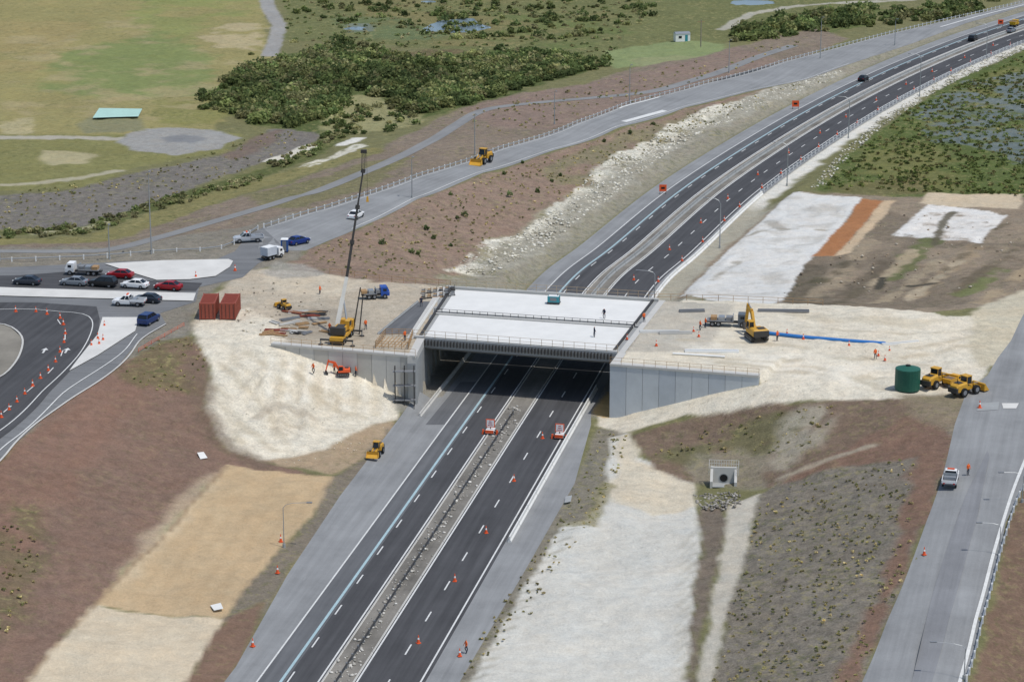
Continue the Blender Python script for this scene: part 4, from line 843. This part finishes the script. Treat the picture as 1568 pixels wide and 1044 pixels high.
mb=MB(); mb.tube([tuple(P(u,v,8.2)) for u,v in ((1030,541),(1110,546))],.16,white,8); mb.obj('plastic_pipe')
for k,(u,v,L,ang,m) in enumerate([(1380,528,6,.3,concW),(1010,510,6,0,concW),(1035,512,5,.05,conc),(1060,478,4,.1,greyp),(1090,540,8,-.02,white),(1200,478,8,-.04,greyp)]):
    p=P(u,v,8.0); mb=MB()
    for j in range(3): mb.box((0,j*.35,.15+.12*(j%2)),(L,.25,.3),m)
    mb.obj('precast_beam_stack',p,ang)
for k in range(26):
    u=random.uniform(405,500);v=random.uniform(478,515); p=P(u,v,8.0); mb=MB(); m=random.choice([wood,wood,greyp,conc,dkst,rust])
    L=random.uniform(1.2,4.0)
    for j in range(4): mb.box((random.uniform(-.2,.2),j*.22,.1+.14*random.random()),(L,.16,.14),m,rz=random.uniform(-.12,.12))
    mb.obj('timber_stack',p,random.uniform(-.9,.9))
mb=MB()
for k in range(8):
    a=P(575+k*6,532-k*.2,8); b=P(590+k*6,516,8); mb.tube([tuple(a),tuple(b)],.09,wood,4)
rail(mb,[tuple(P(575,533,8)),tuple(P(625,535,8)),tuple(P(632,515,8)),tuple(P(590,514,8)),tuple(P(575,533,8))],1.1,.9,wood,.05,3); mb.obj('formwork_frame')
sheet('approach_road',"578,512 640,462 668,462 634,512",A_mm,.05,"578,512 640,462",z=8.0,low=False)
barrier('concrete_kerb',np.array([P(634,512,8)[:2],P(650,488,8)[:2],P(668,462,8)[:2]]),0,0,60,.3,concW,8,.35,8); barrier('concrete_kerb',np.array([P(578,512,8)[:2],P(610,486,8)[:2],P(640,462,8)[:2]]),0,0,60,.25,concG,8,.25,8)
mb=MB()
for k in range(12):
    u=648+ (k%6)*9; v=458-(k//6)*8-(k%6)*1; p=P(u,v,8)
    for j in range(3): mb.box((p[0],p[1]+.2*j,8.12+.22*j),(.9-.2*j,.16,.18),random.choice([dkst,greyp,greyp,wood]),rz=.3)
    mb.cyl((p[0]+.3,p[1],8),(p[0]+.3,p[1],9.0),.04,.04,dkst,5)
mb.obj('formwork_props')
mb=MB(); mb.box((0,0,.85),(2.2,1.3,1.1),teal); mb.box((0,0,1.44),(1.9,1.1,.08),white); mb.box((0,0,.2),(2.4,1.4,.2),dkst); mb.cyl((.7,.2,1.4),(.7,.2,1.8),.07,.07,dkst,6); mb.box((1.11,0,.9),(.03,.9,.7),dkst); mb.box((0,-.66,.9),(1.2,.03,.6),greyp); l,r=place(848,465,868,466,8.03); mb.obj('generator',l,r,.85)
l=G(1108,738); mb=MB(); hw=conc
mb.box((0,0,1.2),(1.9*2,.4,2.6),hw)
for s_ in (-1,1):
    x0,x1=(1.6,2.0) if s_>0 else (-2.0,-1.6)
    mb.hexa([(x0,-2.0,-.3),(x1,-2.0,-.3),(x1,.203,-.3),(x0,.203,-.3)],[(x0,-2.0,.8),(x1,-2.0,.8),(x1,.203,2.55),(x0,.203,2.55)],hw)
mb.box((0,-1.0,.0),(3.2,2.2,.12),concG); mb.cyl((0,-.25,.85),(0,-.19,.85),.72,.72,concG,20); mb.cyl((0,-.28,.85),(0,-.24,.85),.58,.58,black,20)  # black disc stands in for the shade inside the pipe mouth
rail(mb,[(-2.2,-1.2,1.6),(-2.2,.3,2.4),(2.2,.3,2.4),(2.2,-1.2,1.6)],1.1,.35,pm('rail_off_white',(205,205,200),.5),.03,2); mb.obj('culvert_headwall',(l[0],l[1],l[2]-.1),-.1,.9)
# ---------------------------------------------------------------- lamps, signs, cones
def pxm(p): return F/(p[1]*cp+(CH-p[2])*sp)
def lamp(u,v,vt,arm=(1,0),al=2.2,name='street_lamp',th=1):
    p=G(u,v); h=max(4,(v-vt)/(pxm(p)*cp)); mb=MB(); mb.cyl((0,0,-.2),(0,0,h*.88),.12*th,.07*th,steel,8); mb.cyl((0,0,-.1),(0,0,.5),.2,.18,concG,8)
    ax,ay=arm; pts=[(0,0,h*.88),(ax*al*.12,ay*al*.12,h*.95),(ax*al*.4,ay*al*.4,h*.99),(ax*al,ay*al,h)]
    mb.tube(pts,.05*th,steel,6); mb.box((ax*(al+.3),ay*(al+.3),h+.0),(.7 if abs(ax)>.5 else .3,.3 if abs(ax)>.5 else .7,.1),greyp)
    mb.obj(name,(p[0],p[1],p[2]))
for a in ((232,390,263),(168,398,342),(631,303,240),(727,236,175),(849,190,140),(964,158,100),(1116,112,62),(1256,90,28),(1370,70,30),(0,400,360)): lamp(*a,arm=(.3,-.95),al=1.0)
for a in ((1102,380,305),(1205,285,220),(1299,212,150),(1408,148,85),(1510,88,38),(1002,462,415)): lamp(*a,arm=(-1,.15),al=2.6)
lamp(435,838,768,(1,0),3.0,th=.6); lamp(1476,1040,1003,(-1,.2),3.0,th=.6); lamp(1565,770,735,(-1,0),2.5,th=.6); lamp(1530,850,818,(-1,.1),2.2,th=.6)
p=G(1073,72); mb=MB(); mb.cyl((0,0,0),(0,0,7.5),.16,.11,pm('pole_timber',(140,132,120),.9),8); mb.box((0,0,6.9),(2.0,.14,.14),wood); mb.obj('power_pole',p)
p=G(1044,64); mb=MB(); mb.box((0,0,1.25),(4.2,2.4,2.2),white); mb.hexa([(-2.2,-1.35,2.36),(2.2,-1.35,2.36),(2.2,1.35,2.36),(-2.2,1.35,2.36)],[(-2.1,-.1,2.8),(2.1,-.1,2.8),(2.1,.1,2.8),(-2.1,.1,2.8)],steel); mb.box((-.8,-1.21,1.4),(.9,.04,.7),glass); mb.box((1.0,-1.21,1.1),(.8,.04,1.8),teal); mb.box((0,0,.08),(4.0,2.2,.14),dkst); mb.obj('site_office_cabin',(p[0],p[1],p[2]),.2)
def board(u,v,w,h,m,name='roadworks_sign',z=None,legs=.5):
    mb=MB(); mb.box((0,0,legs+h/2),(w,.06,h),m); mb.box((0,-.035,legs+h/2),(w*.5,.02,h*.3),black)
    for x in (-w*.4,w*.4): mb.cyl((x,0,0),(x,0,legs),.04,.04,dkst,5); mb.box((x,0,.04),(.1,1.0,.08),dkst)
    p=G(u,v,z); mb.obj(name,(p[0],p[1],p[2]+.03))
board(1015,297,1.5,1.4,orange); board(1218,167,1.7,1.5,orange); board(1532,40,1.6,1.3,orange)
def attenuator(u,v):
    mb=MB(); mb.box((0,0,.5),(1.3,1.6,.5),white); mb.box((0,-.82,.55),(1.3,.06,.5),orange)
    mb.box((0,0,1.7),(1.4,.12,1.3),orange); mb.box((0,-.07,1.7),(1.15,.03,1.05),white); mb.cyl((0,0,.7),(0,0,1.2),.08,.08,dkst,6)
    for k in range(3): mb.box((0,-.09,1.4+k*.3),(.8-.2*k,.02,.1),redp)
    for y in (-.5,.5): wheel(mb,-.7,y,.28,.18); wheel(mb,.7,y,.28,.18)
    for dx in (-1.1,1.1): mb.box((dx,-.3,.35),(.4,.4,.7),orange,top=.6)
    p=G(u,v); mb.obj('arrow_board_trailer',(p[0],p[1],p[2]+.03),-.2,.92)
attenuator(751,664); attenuator(857,671)
mb=MB(); mb.box((0,0,.03),(.42,.42,.06),orange); mb.cyl((0,0,.06),(0,0,.42),.17,.115,orange,10); mb.cyl((0,0,.421),(0,0,.62),.114,.075,white,10); mb.cyl((0,0,.621),(0,0,.9),.074,.03,orange,10); cone=mb.mesh('traffic_cone')
def cones(pts,sc=1.0,z=None):
    for u,v in pts:
        p=G(u,v,z); inst('traffic_cone',cone,(p[0],p[1],p[2]+.07),random.random()*3,sc*random.uniform(.9,1.05))
def cl(l,y0,y1,st):
    for s_ in np.arange(SY(y0),SY(y1),st):
        i=np.argmin(abs(SM-s_)); p=MW[i]+MWN[i]*(l+random.uniform(-.25,.25)); inst('traffic_cone',cone,(p[0],p[1],.03),random.random()*3,1.12)
cl(6.1,262,350,19); cl(9.2,400,720,16); cl(4.9,405,700,24)
cones(px("24,478 55,478 72,482 92,488 97,498 100,512 98,525 92,540 85,555 74,568 62,580 50,592 38,604 26,616 14,628 2,640 150,520 152,528 158,522 140,530 160,500"),1.1)
cones(px("430,830 425,878 387,990 704,1005 300,425 360,415 1415,850 1500,625"),1.15)
cones(px("1062,508 1070,516 1090,500 1205,512 1230,520 1300,530 1345,545 1355,552 1362,538 1005,530 960,520"),.95,8)
mb=MB(); rail(mb,[tuple(G(212,540)),tuple(G(232,528)),tuple(G(282,500))],.6,2.0,orange,.03,2); mb.obj('orange_mesh_fence')
def person_mesh(pose,top):
    V=[(0,0,.95),(0,0,1.2),(0,0,1.42),(0,0,1.53),(0,.01,1.66),(.1,0,.9),(.13+.05*pose,.1*pose,.5),(.13,-.12*pose,.08),(.14,.14-.12*pose,.05),(-.1,0,.9),(-.13,-.1*pose,.5),(-.13,.12*pose-.1,.08),(-.14,.14+.0*pose,.05),(.19,0,1.4),(.27,.02+.1*pose,1.13),(.27,.14+.1*pose,.9),(-.19,0,1.4),(-.27,.02-.08*pose,1.13),(-.25,.16,.92)]
    E=[(0,1),(1,2),(2,3),(3,4),(0,5),(5,6),(6,7),(7,8),(0,9),(9,10),(10,11),(11,12),(2,13),(13,14),(14,15),(2,16),(16,17),(17,18)]
    R=[.15,.15,.15,.06,.1,.1,.07,.05,.045,.1,.07,.05,.045,.07,.05,.035,.07,.05,.035]
    for hx,i in ((.27,15),(-.25,18)):
        b=V[i]
        for k in range(4): V.append((b[0]+(k-1.5)*.02,b[1]+.05,b[2]-.1-(.02 if k in (1,2) else 0))); E.append((i,len(V)-1)); R.append(.01)
        V.append((b[0]-math.copysign(.05,hx),b[1]+.04,b[2]-.04)); E.append((i,len(V)-1)); R.append(.011)
    me=bpy.data.meshes.new('p'); me.from_pydata(V,E,[]); o=bpy.data.objects.new('p',me); bpy.context.scene.collection.objects.link(o)
    md=o.modifiers.new('s','SKIN')
    for i,rr in enumerate(R): me.skin_vertices[0].data[i].radius=(rr,rr*.85)
    me.skin_vertices[0].data[0].use_root=True
    o.modifiers.new('ss','SUBSURF').levels=1
    dg=bpy.context.evaluated_depsgraph_get(); ev=bpy.data.meshes.new_from_object(o.evaluated_get(dg)); bpy.data.objects.remove(o)
    ev.materials.clear()
    for m in (navy,top,skin,white,black): ev.materials.append(m)
    for f in ev.polygons:
        c=f.center; z=c.z
        f.material_index=4 if z<.13 else 0 if z<.93 and abs(c.x)<.22 else 2 if (z<.98 and abs(c.x)>.2) else 1 if z<1.5 else 3 if z>1.68 else 2
        f.use_smooth=True
    return ev
pms=[person_mesh(0,hivis),person_mesh(1,hivis),person_mesh(.6,navy)]
for u,v,k,z in ((1482,728,0,None),(1072,506,1,8),(1080,502,0,8),(910,516,2,8.02),(925,488,2,8.02),(986,494,1,8.02),(480,572,1,None),(512,572,0,None),(545,577,1,None),(645,470,2,8),(1190,522,0,8),(1340,550,1,8),(620,522,0,8),(505,510,1,8),(714,1000,1,None),(490,452,0,8),(560,505,1,8)):
    p=G(u,v,z); inst('road_worker',pms[k],(p[0],p[1],p[2]+(0.03 if z is None else 0)),random.random()*6,1.0)
mb=MB(); rail(mb,[tuple(P(1003,459,8)),tuple(P(1100,461,8)),tuple(P(1260,468,8))],1.0,2.2,wood,.04,2); mb.obj('site_fence')
mb=MB(); rail(mb,[tuple(P(505,420,8)),tuple(P(600,432,8)),tuple(P(690,439,8))],1.0,2.0,wood,.04,2); mb.obj('site_fence')
# ---------------------------------------------------------------- light, camera
sc=bpy.context.scene
az,el=math.radians(122),math.radians(66)
w=bpy.data.worlds.new('World'); sc.world=w; w.use_nodes=True; nt=w.node_tree; sky=nt.nodes.new('ShaderNodeTexSky'); sky.sky_type='NISHITA'; sky.sun_disc=False; sky.sun_elevation=el; sky.sun_rotation=az
nt.links.new(sky.outputs[0],nt.nodes['Background'].inputs[0]); nt.nodes['Background'].inputs[1].default_value=.125
ld=bpy.data.lights.new('sun','SUN'); ld.energy=2.75; ld.angle=math.radians(.6); ld.color=(1,.965,.915); lo_=bpy.data.objects.new('sun',ld); sc.collection.objects.link(lo_)
S_v=Vector((math.sin(az)*math.cos(el),math.cos(az)*math.cos(el),math.sin(el))); lo_.rotation_euler=S_v.to_track_quat('Z','Y').to_euler()
cd=bpy.data.cameras.new('camera'); cam=bpy.data.objects.new('camera',cd); sc.collection.objects.link(cam); cam.location=(0,0,CH); cam.rotation_euler=(math.pi/2-PT,0,0)
cd.sensor_width=36; cd.lens=36*F/1568; cd.clip_start=1; cd.clip_end=20000; sc.camera=cam
sc.view_settings.view_transform='Standard'; sc.view_settings.look='None'; sc.view_settings.exposure=0
